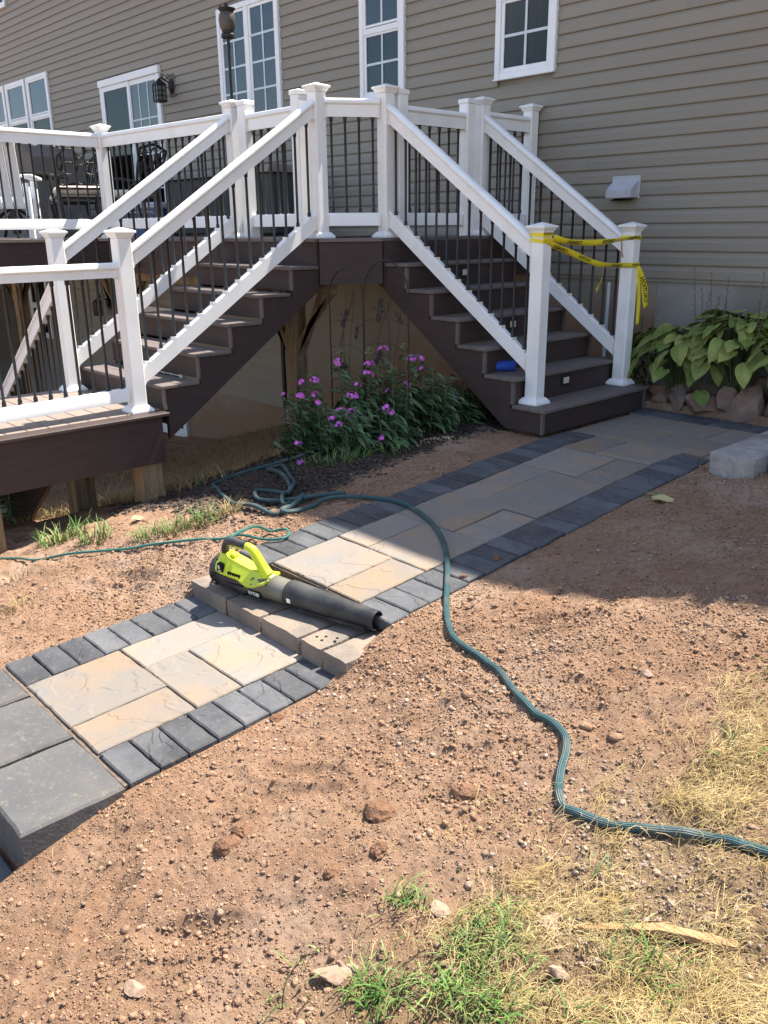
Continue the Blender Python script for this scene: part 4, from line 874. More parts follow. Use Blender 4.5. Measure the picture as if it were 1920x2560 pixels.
scatter(26000, (-4.9, -.2), (-6.75, -2.0), lambda x, y: np.maximum(soil_d(x, y), .3*off_path(x, y)*np.where((x < -3.92) & (y > -4.4), .05, 1)), .0026, .0105, 4.2, 'clodm', 'soil_crumbs', 'loose red brown soil crumbs and gravel scattered over bare earth', 'soil')
scatter(260, (-4.9, -.3), (-6.7, -2.2), lambda x, y: soil_d(x, y)*.5, .008, .021, 3.0, 'clodm', 'soil_lumps', 'scattered larger red brown soil lumps on the bare earth', 'soil')
scatter(8000, (-3.0, -.4), (-5.6, -2.2), lambda x, y: off_path(x, y)*np.clip(3*(fbm(x*1.4, y*1.4, 3, 33)+.02), 0, 1), .0022, .009, 2.8, 'palegravel', 'pale_gravel', 'pale grey gravel mixed into the graded soil', 'gravel')
scatter(12000, (-5.7, -3.85), (-4.5, -1.8), lambda x, y: np.clip((-3.86-x)*6, 0, 1)*.8, .004, .018, 2.0, 'mulch', 'mulch', 'dark bark mulch around the phlox bed', 'mulch', flat=.45)
scatter(700, (-4.32, -3.95), (-2.78, -2.32), lambda x, y: np.exp(-(((x+4.10)*.83+(y+2.54)*-.55)/.045)**2-(((x+4.10)*.55+(y+2.54)*.83)/.14)**2), .003, .009, 2, 'sawdust', 'sawdust', 'pale heap of sawdust by the phlox bed', 'sawdust', flat=.5)

# ------------------------------------------------------------ grass and straw (uncountable)
def blades(xs, ys, ln, wd, lean, az, name, m, label=None, cat=None, zoff=0.0, parent=None, seg=3, z0=None):
    n = len(xs); zg = (ground_z(xs, ys) if z0 is None else z0)+zoff
    t = np.linspace(0, 1, seg+1)[None, :]
    th = lean[:, None]*(.35+.9*t); dl = ln[:, None]/seg
    hx = np.concatenate([np.zeros((n, 1)), np.cumsum(np.sin(th[:, :-1])*dl, 1)], 1); hz = np.concatenate([np.zeros((n, 1)), np.cumsum(np.cos(th[:, :-1])*dl, 1)], 1)
    hz = np.maximum(hz, -.5)
    az2 = az[:, None]+(RNG.random((n, 1))-.5)*1.2*t
    cx = xs[:, None]+hx*np.cos(az2); cy = ys[:, None]+hx*np.sin(az2); cz = zg[:, None]+np.maximum(hz, .002+.004*t)
    w_ = wd[:, None]*np.sqrt(np.maximum(1-t, .02))*.5; ox, oy = -np.sin(az2)*w_, np.cos(az2)*w_
    Lf = np.stack([cx-ox, cy-oy, cz], -1); Rf = np.stack([cx+ox, cy+oy, cz+w_*.3], -1)
    V = np.stack([Lf, Rf], 2).reshape(-1, 3); k = 2*(seg+1); base = (np.arange(n)*k)[:, None, None]
    q = np.array([[2*i, 2*i+1, 2*i+3, 2*i+2] for i in range(seg)])[None]
    F_ = (q+base).reshape(-1, 4)
    o = link(name, fast_mesh(name, V, F_, m), parent)
    if label: tag(o, label, cat, kind='stuff')
    return o
def gauss(x, y, spots): 
    s_ = np.zeros_like(x)
    for (a, b, r, h) in spots: s_ += h*np.exp(-((x-a)**2+(y-b)**2)/(2*r*r))
    return np.clip(s_, 0, 1)
def pick(n, xr, yr, dens):
    xs = RNG.uniform(*xr, n*6); ys = RNG.uniform(*yr, n*6); k = RNG.random(n*6) < dens(xs, ys)*off_path(xs, ys); return xs[k][:n], ys[k][:n]
STR = [(-1.0, -5.36, .13, .9), (-.85, -5.28, .16, 1), (-.72, -5.36, .18, 1), (-.6, -5.32, .18, 1), (-.8, -4.95, .12, .8), (-.78, -4.78, .12, .7), (-.92, -4.62, .08, .35), (-.60, -5.05, .16, .9), (-.55, -5.55, .18, .9), (-.75, -5.62, .16, .6), (-1.05, -5.62, .14, .35), (-.45, -4.8, .2, .9), (-.85, -5.45, .10, .8), (-.35, -5.2, .2, 1)]
strd = lambda x, y: gauss(x, y, STR)*np.clip(.42+4.0*fbm(x*6, y*6, 3, 8), 0.05, 1)
xs, ys = pick(17000, (-1.6, -.1), (-6.0, -4.3), strd); n = len(xs)
blades(xs, ys, RNG.uniform(.02, .085, n), RNG.uniform(.0008, .0024, n), RNG.uniform(1.42, 1.85, n), RNG.normal(.5, .9, n), 'dry_straw', 'straw', 'flattened dry straw coloured grass over the soil at lower right', 'dry grass', .003)
xs, ys = pick(450, (-1.5, -.1), (-6.0, -4.3), lambda x, y: gauss(x, y, STR)*.8); n = len(xs)
blades(xs, ys, RNG.uniform(.03, .08, n), RNG.uniform(.001, .0022, n), RNG.uniform(.5, 1.3, n), RNG.uniform(0, 6.28, n), 'dry_straw', 'straw', 'upright dry straw tufts among the flattened grass at lower right', 'dry grass', .0)
GRN = [(-1.0, -5.70, .06, 1), (-.955, -5.74, .055, 1), (-1.02, -5.66, .04, 1), (-.97, -5.80, .06, 1), (-1.23, -5.72, .035, .8), (-1.27, -5.77, .03, .6), (-.85, -5.78, .05, .9), (-.74, -5.75, .045, .8), (-.92, -5.86, .06, .9), (-.76, -5.51, .06, .4), (-.66, -5.53, .07, .45), (-.95, -5.41, .05, .3), (-.90, -4.44, .05, .8), (-.83, -4.86, .05, .35),
       (-1.33, -6.06, .04, .7), (-1.12, -5.99, .045, .9), (-1.36, -5.97, .03, .4), (-1.29, -6.16, .045, .7), (-1.05, -5.93, .05, .5), (-.6, -5.72, .06, .5), (-.5, -5.62, .05, .4)]
xs, ys = pick(8500, (-1.7, -.3), (-6.4, -4.2), lambda x, y: gauss(x, y, GRN)**1.6*np.clip(.5+3*fbm(x*9, y*9, 3, 19), .05, 1)); n = len(xs)
blades(xs, ys, RNG.uniform(.025, .095, n), RNG.uniform(.0018, .0068, n), RNG.uniform(.6, 1.7, n), RNG.normal(-.2, 1.3, n), 'green_grass', 'grass', 'clumps of green grass in the soil at the bottom right', 'grass', 0, seg=4)
# sparse straw bits on the bare soil and on the bank under the deck
xs, ys = pick(1500, (-4.6, -.3), (-6.6, -2.3), lambda x, y: .3+0*x); n = len(xs)
blades(xs, ys, RNG.uniform(.012, .05, n), RNG.uniform(.0008, .0018, n), RNG.uniform(1.3, 1.75, n), RNG.uniform(0, 6.28, n), 'straw_bits', 'straw', 'stray bits of straw strewn on the bare soil', 'straw', .004)
xs, ys = pick(8000, (-10.5, -4.9), (-4.3, -.3), lambda x, y: np.clip((-5.1-x)*.9, 0, 1)); n = len(xs)
blades(xs, ys, RNG.uniform(.06, .18, n), RNG.uniform(.003, .006, n), RNG.uniform(1.2, 1.7, n), RNG.uniform(0, 6.28, n), 'bank_straw', 'straw', 'straw mulch on the shaded bank under the deck', 'straw', .006)
def tuft(x, y, r, n, lmin, lmax, label, wide=.006, m='grass'):
    n = int(n*.8); lmax = lmin+(lmax-lmin)*.75
    a = RNG.uniform(0, 6.28, n); rr = r*np.sqrt(RNG.random(n)); xs = x+rr*np.cos(a); ys = y+rr*np.sin(a)
    o = blades(xs-x, ys-y, RNG.uniform(lmin, lmax, n), RNG.uniform(.5, 1.2, n)*wide, RNG.uniform(.5, 1.6, n), a+RNG.normal(0, .9, n), 'grass_tuft', m, z0=ground_z(xs, ys)-gh(x, y), seg=4)
    o.location = (x, y, gh(x, y)); tag(o, label, 'grass', 'weedy grass tufts beside the left soil')
tuft(-5.16, -5.02, .16, 150, .07, .20, 'largest green grass tuft in front of the leftmost landing posts', .010)
tuft(-4.70, -5.0, .10, 80, .07, .18, 'leafy grass tuft between the large tuft and the green extension cord', .010)
tuft(-4.30, -4.83, .10, 120, .06, .13, 'low sunlit grass at the left end of the weedy strip', .006)
tuft(-4.25, -4.70, .10, 130, .06, .14, 'low sunlit grass in the middle of the weedy strip', .006)
tuft(-4.19, -4.54, .09, 120, .06, .15, 'low sunlit grass near the hose at the right end of the weedy strip', .006)
tuft(-4.15, -4.39, .06, 60, .08, .18, 'tall yellowish grass stems beside the hose pile', .005, 'straw')
tuft(-4.13, -5.70, .10, 70, .04, .13, 'thin yellow grass on the soil by the lower walkway edge', .004, 'straw')
tuft(-4.68, -5.47, .08, 45, .05, .13, 'small yellowing grass tuft at the left frame edge', .005, 'straw')
tuft(-4.36, -3.26, .16, 150, .05, .13, 'shaded grass in front of the phlox', .008)
tuft(-4.62, -3.38, .17, 70, .05, .13, 'shaded grass at the left front of the phlox bed', .008)
tuft(-4.18, -2.98, .12, 70, .05, .14, 'small shaded weed tuft right of the phlox', .008)

# ------------------------------------------------------------ hose and cord
def smooth_path(pts, n=6):
    P = [Vector(p) for p in pts]; out = []
    for i in range(len(P)-1):
        a, b, c, d = P[max(i-1, 0)], P[i], P[i+1], P[min(i+2, len(P)-1)]
        for k in range(n):
            t = k/n; out.append(.5*((2*b)+(c-a)*t+(2*a-5*b+4*c-d)*t*t+(3*b-a-3*c+d)*t**3))
    out.append(P[-1]); return out
def surf(x, y): return float(path_z(y)) if (LO < x < RO and y > -6.3) else gh(x, y)
HM = [(-3.371, -3.707), (-3.128, -3.77), (-2.941, -3.858), (-2.744, -3.999), (-2.581, -4.153), (-2.437, -4.31), (-2.243, -4.524), (-2.12, -4.634), (-2.01, -4.694), (-1.898, -4.729), (-1.784, -4.761), (-1.69, -4.805), (-1.619, -4.859), (-1.538, -4.897), (-1.444, -4.931),
      (-1.357, -4.962), (-1.287, -5.003), (-1.249, -5.056), (-1.224, -5.114), (-1.189, -5.173), (-1.161, -5.212), (-1.125, -5.238), (-1.083, -5.248), (-1.031, -5.236), (-.969, -5.221), (-.9, -5.197), (-.831, -5.164), (-.78, -5.139), (-.725, -5.124), (-.668, -5.116), (-.608, -5.108), (-.45, -5.10), (-.2, -5.2)]
HC = [(-3.609, -3.763), (-3.683, -3.846), (-3.757, -3.965), (-3.752, -4.063), (-3.772, -4.208), (-3.823, -4.237), (-3.844, -4.131), (-3.886, -3.993), (-3.77, -3.907), (-3.73, -3.82), (-3.80, -3.84), (-3.824, -3.982), (-3.912, -4.079), (-4.113, -4.163), (-4.20, -4.158), (-4.285, -4.076), (-4.225, -4.013), (-4.066, -4.01), (-4.089, -3.945),
      (-4.225, -3.829), (-4.40, -3.74), (-4.62, -3.625), (-4.82, -3.54), (-4.86, -3.60), (-4.575, -3.735), (-4.371, -3.80), (-4.13, -3.931), (-4.049, -4.011), (-3.995, -4.098), (-3.915, -4.146), (-3.93, -4.03), (-3.88, -4.02), (-3.836, -4.125), (-3.862, -4.253), (-4.048, -4.262)]
H3 = [(-4.24, -4.283), (-4.40, -4.232), (-4.62, -4.15), (-4.86, -4.04), (-5.08, -3.92), (-5.20, -3.80), (-5.05, -3.66), (-4.9, -3.2)]
seq = H3[::-1]+HC[::-1]+HM; RH = .0135; pts = []
for i, (x, y) in enumerate(seq):
    inc = len(H3) <= i < len(H3)+len(HC)
    pts.append((x, y, surf(x, y)+RH*.85+(.018*(1+math.sin(i*1.9)) if inc else 0)))
sp = smooth_path(pts, 7)
for i, p in enumerate(sp):
    zmin = surf(p.x, p.y)+RH*.75
    if p.z < zmin: p.z = zmin
for _ in range(3):
    zz = [p.z for p in sp]
    for i in range(1, len(sp)-1): sp[i].z = max(zz[i], (zz[i-1]+zz[i]+zz[i+1])/3)
for _ in range(6):
    old = [p.copy() for p in sp]
    for i in range(1, len(sp)-1): m_ = (old[i-1]+old[i+1])*.25+old[i]*.5; sp[i].x, sp[i].y = m_.x, m_.y; sp[i].z = max(m_.z, surf(m_.x, m_.y)+RH*.55)
hose = MB().tube(sp, RH, 14)
ho = hose.build('garden_hose', None, None, True, False); tag(ho, 'long dark teal ribbed garden hose snaking across the walkway and soil', 'hose')
# ribbed hose: stripes running along it, from the tube's own uv
me = ho.data; uvl = me.uv_layers.new(name='UVMap'); nring = 14
for p in me.polygons:
    for li in p.loop_indices:
        vi = me.loops[li].vertex_index; u = (vi % nring)/nring
        if p.loop_total == 4 and (vi % nring) == 0 and any((me.loops[l].vertex_index % nring) == nring-1 for l in p.loop_indices): u = 1.0
        uvl.data[li].uv = (u, (vi//nring)*.02)
hm = MT['hose']; N = hm.node_tree.nodes; K = hm.node_tree.links.new; b = N['Principled BSDF']
uvn = N.new('ShaderNodeUVMap'); sx = N.new('ShaderNodeSeparateXYZ'); K(uvn.outputs[0], sx.inputs[0]); sn = N.new('ShaderNodeMath'); sn.operation = 'MULTIPLY'; sn.inputs[1].default_value = 2*math.pi*14; K(sx.outputs['X'], sn.inputs[0])
si = N.new('ShaderNodeMath'); si.operation = 'SINE'; K(sn.outputs[0], si.inputs[0]); mr = N.new('ShaderNodeMapRange'); mr.inputs[1].default_value = -.3; mr.inputs[2].default_value = .6; mr.inputs[4].default_value = .55; K(si.outputs[0], mr.inputs[0])
xx = N.new('ShaderNodeMixRGB'); xx.inputs[2].default_value = (.042, .098, .105, 1); src = b.inputs['Base Color'].links[0].from_socket; K(mr.outputs[0], xx.inputs[0]); K(src, xx.inputs[1]); K(xx.outputs[0], b.inputs['Base Color'])
bp = N.new('ShaderNodeBump'); bp.inputs['Strength'].default_value = .6; bp.inputs['Distance'].default_value = .003; K(si.outputs[0], bp.inputs['Height']); K(bp.outputs[0], b.inputs['Normal'])
me.materials.append(hm)
CO = [(-5.45, -5.40), (-5.313, -5.367), (-5.05, -5.33), (-4.845, -5.293), (-4.62, -5.20), (-4.42, -5.08), (-4.268, -4.988), (-4.169, -4.909), (-4.026, -4.833), (-3.899, -4.745), (-3.784, -4.667), (-3.693, -4.606), (-3.56, -4.575), (-3.50, -4.54), (-3.46, -4.485), (-3.49, -4.43), (-3.56, -4.405), (-3.64, -4.44)]
pts = [(x, y, max(surf(x, y), float(path_z(y)) if x > -3.62 else -9)+.017) for x, y in CO]+[(-3.63, -4.54, -.10), (-3.53, -4.70, -.06), (-3.42, -4.84, -.035), (-3.31, -4.90, -.03)]
co = MB().tube(smooth_path(pts, 6), .0075, 8).build('extension_cord', 'cord', None, True); tag(co, 'thin bright green extension cord looping to the leaf blower handle', 'cord')

# ------------------------------------------------------------ leaf blower
bl = thing('leaf_blower', 'lime and black corded leaf blower with a long black nozzle lying on the block step', 'leaf blower', (-3.385, -4.945, -.162))
ax = (Vector((-2.44, -4.748, -.190))-Vector((-3.385, -4.945, -.162))); BLN = ax.length
bl.scale = (1, 1.12, 1.10); bl.location.z += .008
bl.rotation_euler = (math.radians(8), math.asin(-ax.z/BLN), math.atan2(ax.y, ax.x))
def ring(x, cy, cz, ry, rz, n=22, p=2.0):
    r = []
    for i in range(n):
        a = 2*math.pi*i/n; c, s_ = math.cos(a), math.sin(a)
        r.append((x, cy+ry*math.copysign(abs(c)**(2/p), c), cz+rz*math.copysign(abs(s_)**(2/p), s_)))
    return r
mot = MB().loft([ring(-.005, 0, .006, .030, .032), ring(.0, 0, .006, .052, .054), ring(.012, 0, .004, .064, .066), ring(.05, 0, .002, .070, .072), ring(.075, 0, .002, .0705, .0725), ring(.078, 0, .002, .067, .069), ring(.082, 0, .002, .067, .069), ring(.085, 0, .002, .0705, .0725),
                 ring(.16, 0, -.002, .068, .068), ring(.235, 0, -.004, .060, .060), ring(.25, 0, -.004, .057, .057)]).build('motor_housing', 'rubber', bl, True)
for i in range(5): MB().box(.030+i*.0, .07, -.0715, -.066, -.034+i*.013, -.028+i*.013).build('intake_slot', 'hole', mot)
MB().box(.15, .20, -.035, .035, -.085, -.060, .006).build('foot', 'rubber', mot)
MB().loft([ring(.225, 0, -.004, .0595, .0595), ring(.235, 0, -.004, .0605, .0605), ring(.30, 0, -.004, .057, .057), ring(.40, 0, -.004, .0525, .0525), ring(.52, 0, -.004, .049, .049)]).build('clear_tube', 'smoke', bl, True)
nz = MB().loft([ring(.468, 0, -.003, .0525, .0525), ring(.474, 0, -.003, .0555, .0555), ring(.50, 0, -.003, .0555, .0555), ring(.58, 0, -.002, .052, .054), ring(.72, 0, 0, .046, .049), ring(.86, 0, 0, .041, .045), ring(.94, 0, 0, .0395, .043), ring(BLN-.004, 0, 0, .0395, .043), ring(BLN, 0, 0, .0385, .042),
                ring(BLN, 0, 0, .0345, .038), ring(BLN-.09, 0, 0, .034, .037)]).build('nozzle', 'rubber', bl, True)
MB().loft([ring(BLN-.085, 0, 0, .033, .036), ring(BLN-.088, 0, 0, .033, .036)]).build('nozzle_bore', 'hole', nz)
MB().box(.50, .522, -.0575, -.0545, -.012, .008, .001).build('latch', 'ink', nz)
MB().prism([(.56, -.030), (.93, -.014), (.93, -.020), (.56, -.037)], 'y', -.052, -.0400).build('rib', 'rubber', nz)
# lime handle shell: saddle over the motor plus the loop
def sad(x, w_, zb, zt, tw): return [(x, -w_, zb), (x, -w_-.001, zb+.012), (x, -tw-.006, zt-.010), (x, -tw, zt), (x, tw, zt), (x, tw+.006, zt-.010), (x, w_+.001, zb+.012), (x, w_, zb)]
hs = MB().loft([sad(.055, .050, .050, .082, .020), sad(.062, .064, .034, .100, .022), sad(.10, .0690, .030, .104, .024), sad(.135, .0685, .028, .092, .026), sad(.20, .066, .024, .080, .026), sad(.255, .064, .000, .066, .022), sad(.30, .060, .006, .060, .020), sad(.365, .050, .032, .054, .016), sad(.372, .040, .040, .050, .014)]).build('handle_shell', 'lime', bl, True)
def bar(pts_, w_, h_): 
    P = smooth_path(pts_, 5); m_ = MB(); rings = []
    for j, p in enumerate(P):
        tt = (P[min(j+1, len(P)-1)]-P[max(j-1, 0)]).normalized(); nn = Vector((-tt.z, 0, tt.x))
        f_ = j/(len(P)-1); ww = w_[0]+(w_[1]-w_[0])*f_; hh = h_[0]+(h_[1]-h_[0])*f_
        rings.append([tuple(p+Vector((0, ww*math.cos(a), 0))+nn*hh*math.sin(a)) for a in [2*math.pi*i/12 for i in range(12)]])
    return m_.loft(rings)
bar([(.075, 0, .095), (.082, 0, .130), (.105, 0, .158), (.15, 0, .166), (.205, 0, .164), (.235, 0, .160)], (.018, .017), (.019, .017)).build('grip', 'rubber', bl, True)
bar([(.225, 0, .162), (.25, 0, .158), (.270, 0, .143), (.295, 0, .105), (.32, 0, .070), (.345, 0, .045)], (.017, .026), (.017, .030)).build('handle_strut', 'lime', bl, True)
MB().box(.150, .180, -.010, .010, .138, .152, .003).build('trigger', 'lime', bl)
for (sx_, sz_) in ((.075, .088), (.225, .040), (.300, .030)): MB().lathe([(.004, 0), (.004, .004), (.002, .0045)], 8, M=Matrix.Translation((sx_, -.0675+max(0, (sz_-.06))*.55, sz_)) @ Matrix.Rotation(math.pi/2, 4, 'X')).build('screw', 'iron', bl)
MB().loft([ring(.2445, 0, -.004, .0608, .0608), ring(.2475, 0, -.004, .0608, .0608)]).build('seam', 'hole', bl, True)
MB().box(.02, .24, -.0690, -.060, -.003, .0005).build('seam', 'hole', mot)
MB().box(.115, .150, -.016, .016, .088, .108, .005).build('speed_dial', 'lime', bl)
for i in range(6): MB().box(.150+i*.014, .157+i*.014, -.0700, -.060, .038+i*.0006, .052, .001).build('vent_slot', 'hole', hs)
dp = MB().prism([(.080, .040), (.122, .040), (.114, .074), (.090, .080)], 'y', -.0700, -.0500).build('decal', 'hole', hs)
def decal_text(body, size, cx, cz, y, parent, m='ink'):
    V, F_ = text_flat(body, size); q = MB(); q.v = [(cx+v[0], y, cz+v[1]) for v in V]; q.f = F_; return q.build('lettering', m, parent, fix=False)
decal_text('8', .026, .098, .063, -.0706, dp); decal_text('AMP', .010, .101, .046, -.0706, dp)
lb = MB().box(.262, .334, -.0600, -.0480, -.040, -.008, .001).build('label', 'hole', bl)
decal_text('RYOBI', .024, .298, -.024, -.0606, lb)

# ------------------------------------------------------------ caution tape
def ribbon(pts_, wid, tilt, name, parent, text=None, tsize=.034, flip=True, th=.0006, rep=None, tcol='tapeink'):
    """tape swept along pts_, its width lying vertical and leaning by tilt; lettering bent onto it"""
    P = smooth_path(pts_, 6); n = len(P); s_ = [0]
    for i in range(1, n): s_.append(s_[-1]+(P[i]-P[i-1]).length)
    o = parent.location; fr = []
    for i, p in enumerate(P):
        tg = (P[min(i+1, n-1)]-P[max(i-1, 0)]).normalized()
        tl = tilt[0]+(tilt[1]-tilt[0])*i/(n-1)+.38*math.sin(s_[i]*9.0)
        nor = tg.cross(Vector((0, 0, 1))); nor = nor.normalized() if nor.length > .2 else Vector((1, 0, 0)); 
        if nor.x < 0: nor = -nor
        wv = nor.cross(tg).normalized()
        if wv.z < 0: wv = -wv
        w2 = (wv*math.cos(tl)+nor*math.sin(tl)); n2 = (nor*math.cos(tl)-wv*math.sin(tl)); fr.append((p, w2, n2))
    q = MB(); vs = []
    for i, (p, w2, n2) in enumerate(fr):
        ww = wid[0]+(wid[1]-wid[0])*i/(n-1); bow = .05*ww*math.sin(s_[i]*23)
        vs += [p+w2*ww*.5, p+n2*bow*.8, p-w2*ww*.5]
    fs = []
    for i in range(n-1): fs += [(3*i, 3*i+1, 3*i+4, 3*i+3), (3*i+1, 3*i+2, 3*i+5, 3*i+4)]
    q.v = [tuple(v-o) for v in vs]; q.f = fs
    me_ = q.mesh(name, 'tape', 'all', False); ob = link(name, me_, parent); md = ob.modifiers.new('thickness', 'SOLIDIFY'); md.thickness = th; md.offset = 0
    if text:
        L_ = s_[-1]
        for (body, cu) in text:
            V, F_ = text_flat(body, tsize); q = MB(); ok = True; vv = []
            for v in V:
                u = cu+(-v[0] if flip else v[0]); u = min(max(u, 0), L_-1e-4); i = max(j for j in range(n) if s_[j] <= u); i = min(i, n-2); f_ = (u-s_[i])/(s_[i+1]-s_[i])
                p = fr[i][0].lerp(fr[i+1][0], f_); w2 = fr[i][1].lerp(fr[i+1][1], f_); n2 = fr[i][2].lerp(fr[i+1][2], f_); ww = wid[0]+(wid[1]-wid[0])*u/L_; h_ = v[1]/(ww*.5)
                vv.append(tuple(p+w2*v[1]+n2*.0032-o))
            q.v = vv; q.f = F_; q.build('lettering', tcol, ob, fix=False)
    return ob
tp = thing('caution_tape', 'yellow caution tape strung in two strands between the right stair newel posts', 'caution tape', (-3.70, -1.4, 1.0))
xF = -3.706
ribbon([(xF, -1.885, 1.352), (xF+.01, -1.72, 1.322), (xF+.012, -1.45, 1.312), (xF+.008, -1.2, 1.318), (xF+.004, -1.0, 1.330), (xF, -.85, 1.338), (xF, -.733, 1.336)], (.050, .030), (.25, .5), 'tape_strand', tp, [('CUIDADO', .24), ('CAUTION', .68), ('CUIDADO', 1.04)], .037)
ribbon([(xF, -1.993, 1.345), (xF+.004, -1.88, 1.300), (xF+.012, -1.70, 1.252), (xF+.016, -1.50, 1.198), (xF+.014, -1.32, 1.158), (xF+.008, -1.12, 1.142), (xF, -.95, 1.136), (xF, -.733, 1.130)], (.046, .036), (.45, .2), 'tape_strand', tp, [('CUIDADO', .20), ('CAUTION', .50), ('CUIDADO', .95)], .035)
ribbon([(xF+.010, -1.245, 1.140), (xF+.022, -1.27, 1.09), (xF+.030, -1.31, 1.02), (xF+.028, -1.355, .965)], (.030, .058), (.1, .0), 'tape_tail', tp, [('CAUTI', .12)], .044)
ribbon([(xF+.006, -.760, 1.120), (xF+.022, -.715, 1.04), (xF+.030, -.668, .93), (xF+.028, -.628, .80)], (.032, .066), (.2, .1), 'tape_tail', tp, [('CAUTION', .20)], .048)
ribbon([(xF+.002, -.765, 1.11), (xF+.006, -.725, .95), (xF+.004, -.700, .80), (xF+.002, -.693, .665)], (.026, .030), (.9, .7), 'tape_tail', tp)
def wrap(cx, cy, z0, z1, w_, nm='tape_wrap'):
    q = MB(); r = HP+.003; cs = [(r, -r), (r, r), (-r, r), (-r, -r)]; zz = [z0, (z0+z1)/2, z1, (z0+z1)/2]
    for k in range(4):
        a, b = cs[k], cs[(k+1) % 4]; za, zb_ = zz[k], zz[(k+1) % 4]
        q.add([(cx+a[0], cy+a[1], za-w_/2), (cx+b[0], cy+b[1], zb_-w_/2), (cx+b[0], cy+b[1], zb_+w_/2), (cx+a[0], cy+a[1], za+w_/2)], [(0, 1, 2, 3)])
    q.v = [(a-tp.location.x, b-tp.location.y, c-tp.location.z) for a, b, c in q.v]
    o = link(nm, q.mesh(nm, 'tape', False, False), tp); md = o.modifiers.new('thickness', 'SOLIDIFY'); md.thickness = .001; md.offset = 1; return o
for (cx, cy, z0, z1, w_, tx) in ((*A_, 1.372, 1.392, .036, 'CAUTION'), (*A_, 1.330, 1.350, .026, ''), (*B_, 1.338, 1.345, .028, 'CAUTION'), (*B_, 1.132, 1.140, .036, 'CUIDADO')):
    wr = wrap(cx, cy, z0, z1, w_)
    if tx:
        V, F_ = text_flat(tx, .024); q = MB(); k = (z1-z0)/(2*HP)*.5
        q.v = [(cx+HP+.0055-tp.location.x, cy+min(max(-v[0], -HP), HP)-tp.location.y, (z0+z1)/2-.003+v[1]-v[0]*k*0-tp.location.z) for v in V]; q.f = F_; q.build('lettering', 'tapeink', wr, fix=False)
strip = MB().tube(smooth_path([(-3.80, -.87, 1.335), (-3.79, -.875, 1.29), (-3.78, -.88, 1.23), (-3.775, -.87, 1.19)], 5), .006, 6).build('wood_sliver', 'splinter', None, True)
tag(strip, 'thin orange strip dangling from the handrail end beside the caution tape', 'strip')

# ------------------------------------------------------------ small things on the steps and wall
sk = thing('portable_speaker', 'small blue cylindrical speaker with a strap lying on the right stairs', 'speaker', (-4.105, -1.885, Z1+RISE+.040), math.radians(48))
MB().lathe([(.028, -.088), (.036, -.086), (.040, -.078), (.040, .078), (.036, .086), (.028, .088)], 20, M=Matrix.Rotation(math.pi/2, 4, 'Y')).build('body', 'speakerb', sk, True)
MB().lathe([(.030, -.0895), (.030, -.0882)], 18, M=Matrix.Rotation(math.pi/2, 4, 'Y')).build('end_cap', 'rubber', sk)
MB().tube(smooth_path([(-.085, -.01, .018), (-.098, -.02, .005), (-.10, -.03, -.02), (-.098, -.042, -.039), (-.092, -.056, -.060)], 5), .004, 6).build('strap', 'strap', sk, True)
hd = thing('vent_hood', 'pale grey exhaust vent hood on the siding above the right railing', 'vent', (-4.29, -.03, 1.665))
MB().prism([(.028, 0), (-.115, -.005), (-.115, .055), (.028, .162)], 'x', -.155, .095).build('hood', 'hood', hd)
MB().box(-.168, .108, -.002, .020, -.012, .175, .003).build('flange', 'hood', hd)
MB().prism([(.02, -.012), (-.085, -.03), (-.09, -.026), (.02, -.006)], 'x', -.13, .07).build('damper_flap', 'rubber', hd)
pipe = MB().box(-3.914, -3.886, -.036, -.008, .12, .94, .006); pipe.v = [(a+3.9, b+.04, c-.1) for a, b, c in pipe.v]
po = pipe.build('conduit', 'muntin'); po.location = (-4.42, -.04, .1); tag(po, 'white vertical conduit on the foundation beside the right newel post', 'conduit')

def lantern(loc, label):
    t = thing('wall_lantern', label, 'lantern', loc); t.scale = (.78, .78, .78)
    MB().box(-.11, .11, -.04, -.022, -.19, .19, .006).build('mounting_block', 'tancover', t); MB().lathe([(.085, 0), (.085, .02), (.05, .05)], 14, M=Matrix.Translation((0, -.04, -.02)) @ Matrix.Rotation(math.pi/2, 4, 'X') @ Matrix.Scale(1.5, 4, (0, 1, 0))).build('backplate', 'iron', t, True)
    MB().tube(smooth_path([(0, -.06, .02), (0, -.15, .06), (0, -.25, .10), (0, -.30, .06)], 6), .013, 8).build('arm', 'iron', t, True)
    for s_ in (0, 1):
        MB().tube([(0, -.12-s_*.10+.04*math.cos(a*.5)*(1-a/16), .13+.04*math.sin(a*.5)*(1-a/16)) for a in range(14)], .008, 6).build('scroll', 'iron', t, True)
    y = -.30; b_ = thing_part(t)
    MB().lathe([(.01, .09), (.03, .07), (.06, .045), (.11, .015), (.135, -.02), (.135, -.03)], 4, M=Matrix.Translation((0, y, 0))).build('roof', 'iron', t)
    MB().box(-.078, .078, y-.078, y+.078, -.27, -.035).build('glass', 'lanternglass', t)
    q = MB()
    for sx_ in (-1, 0, 1):
        for sy_ in (-1, 0, 1):
            if sx_ or sy_: q.box(sx_*.085-.007, sx_*.085+.007, y+sy_*.085-.007, y+sy_*.085+.007, -.285, -.03)
    for zz in (-.28, -.20, -.12): q.box(-.092, .092, y-.092, y-.081, zz-.006, zz+.006); q.box(-.092, .092, y+.081, y+.092, zz-.006, zz+.006); q.box(-.092, -.081, y-.08, y+.08, zz-.006, zz+.006); q.box(.081, .092, y-.08, y+.08, zz-.006, zz+.006)
    q.build('cage', 'iron', t); MB().box(-.095, .095, y-.095, y+.095, -.305, -.287).build('base', 'iron', t)
    return t
def thing_part(t): return t
lantern((-11.84, 0, 3.40), 'black wrought iron wall lantern beside the sliding door')
lantern((-14.6, 0, .25), 'dark wall lantern on the shaded basement wall below the deck')
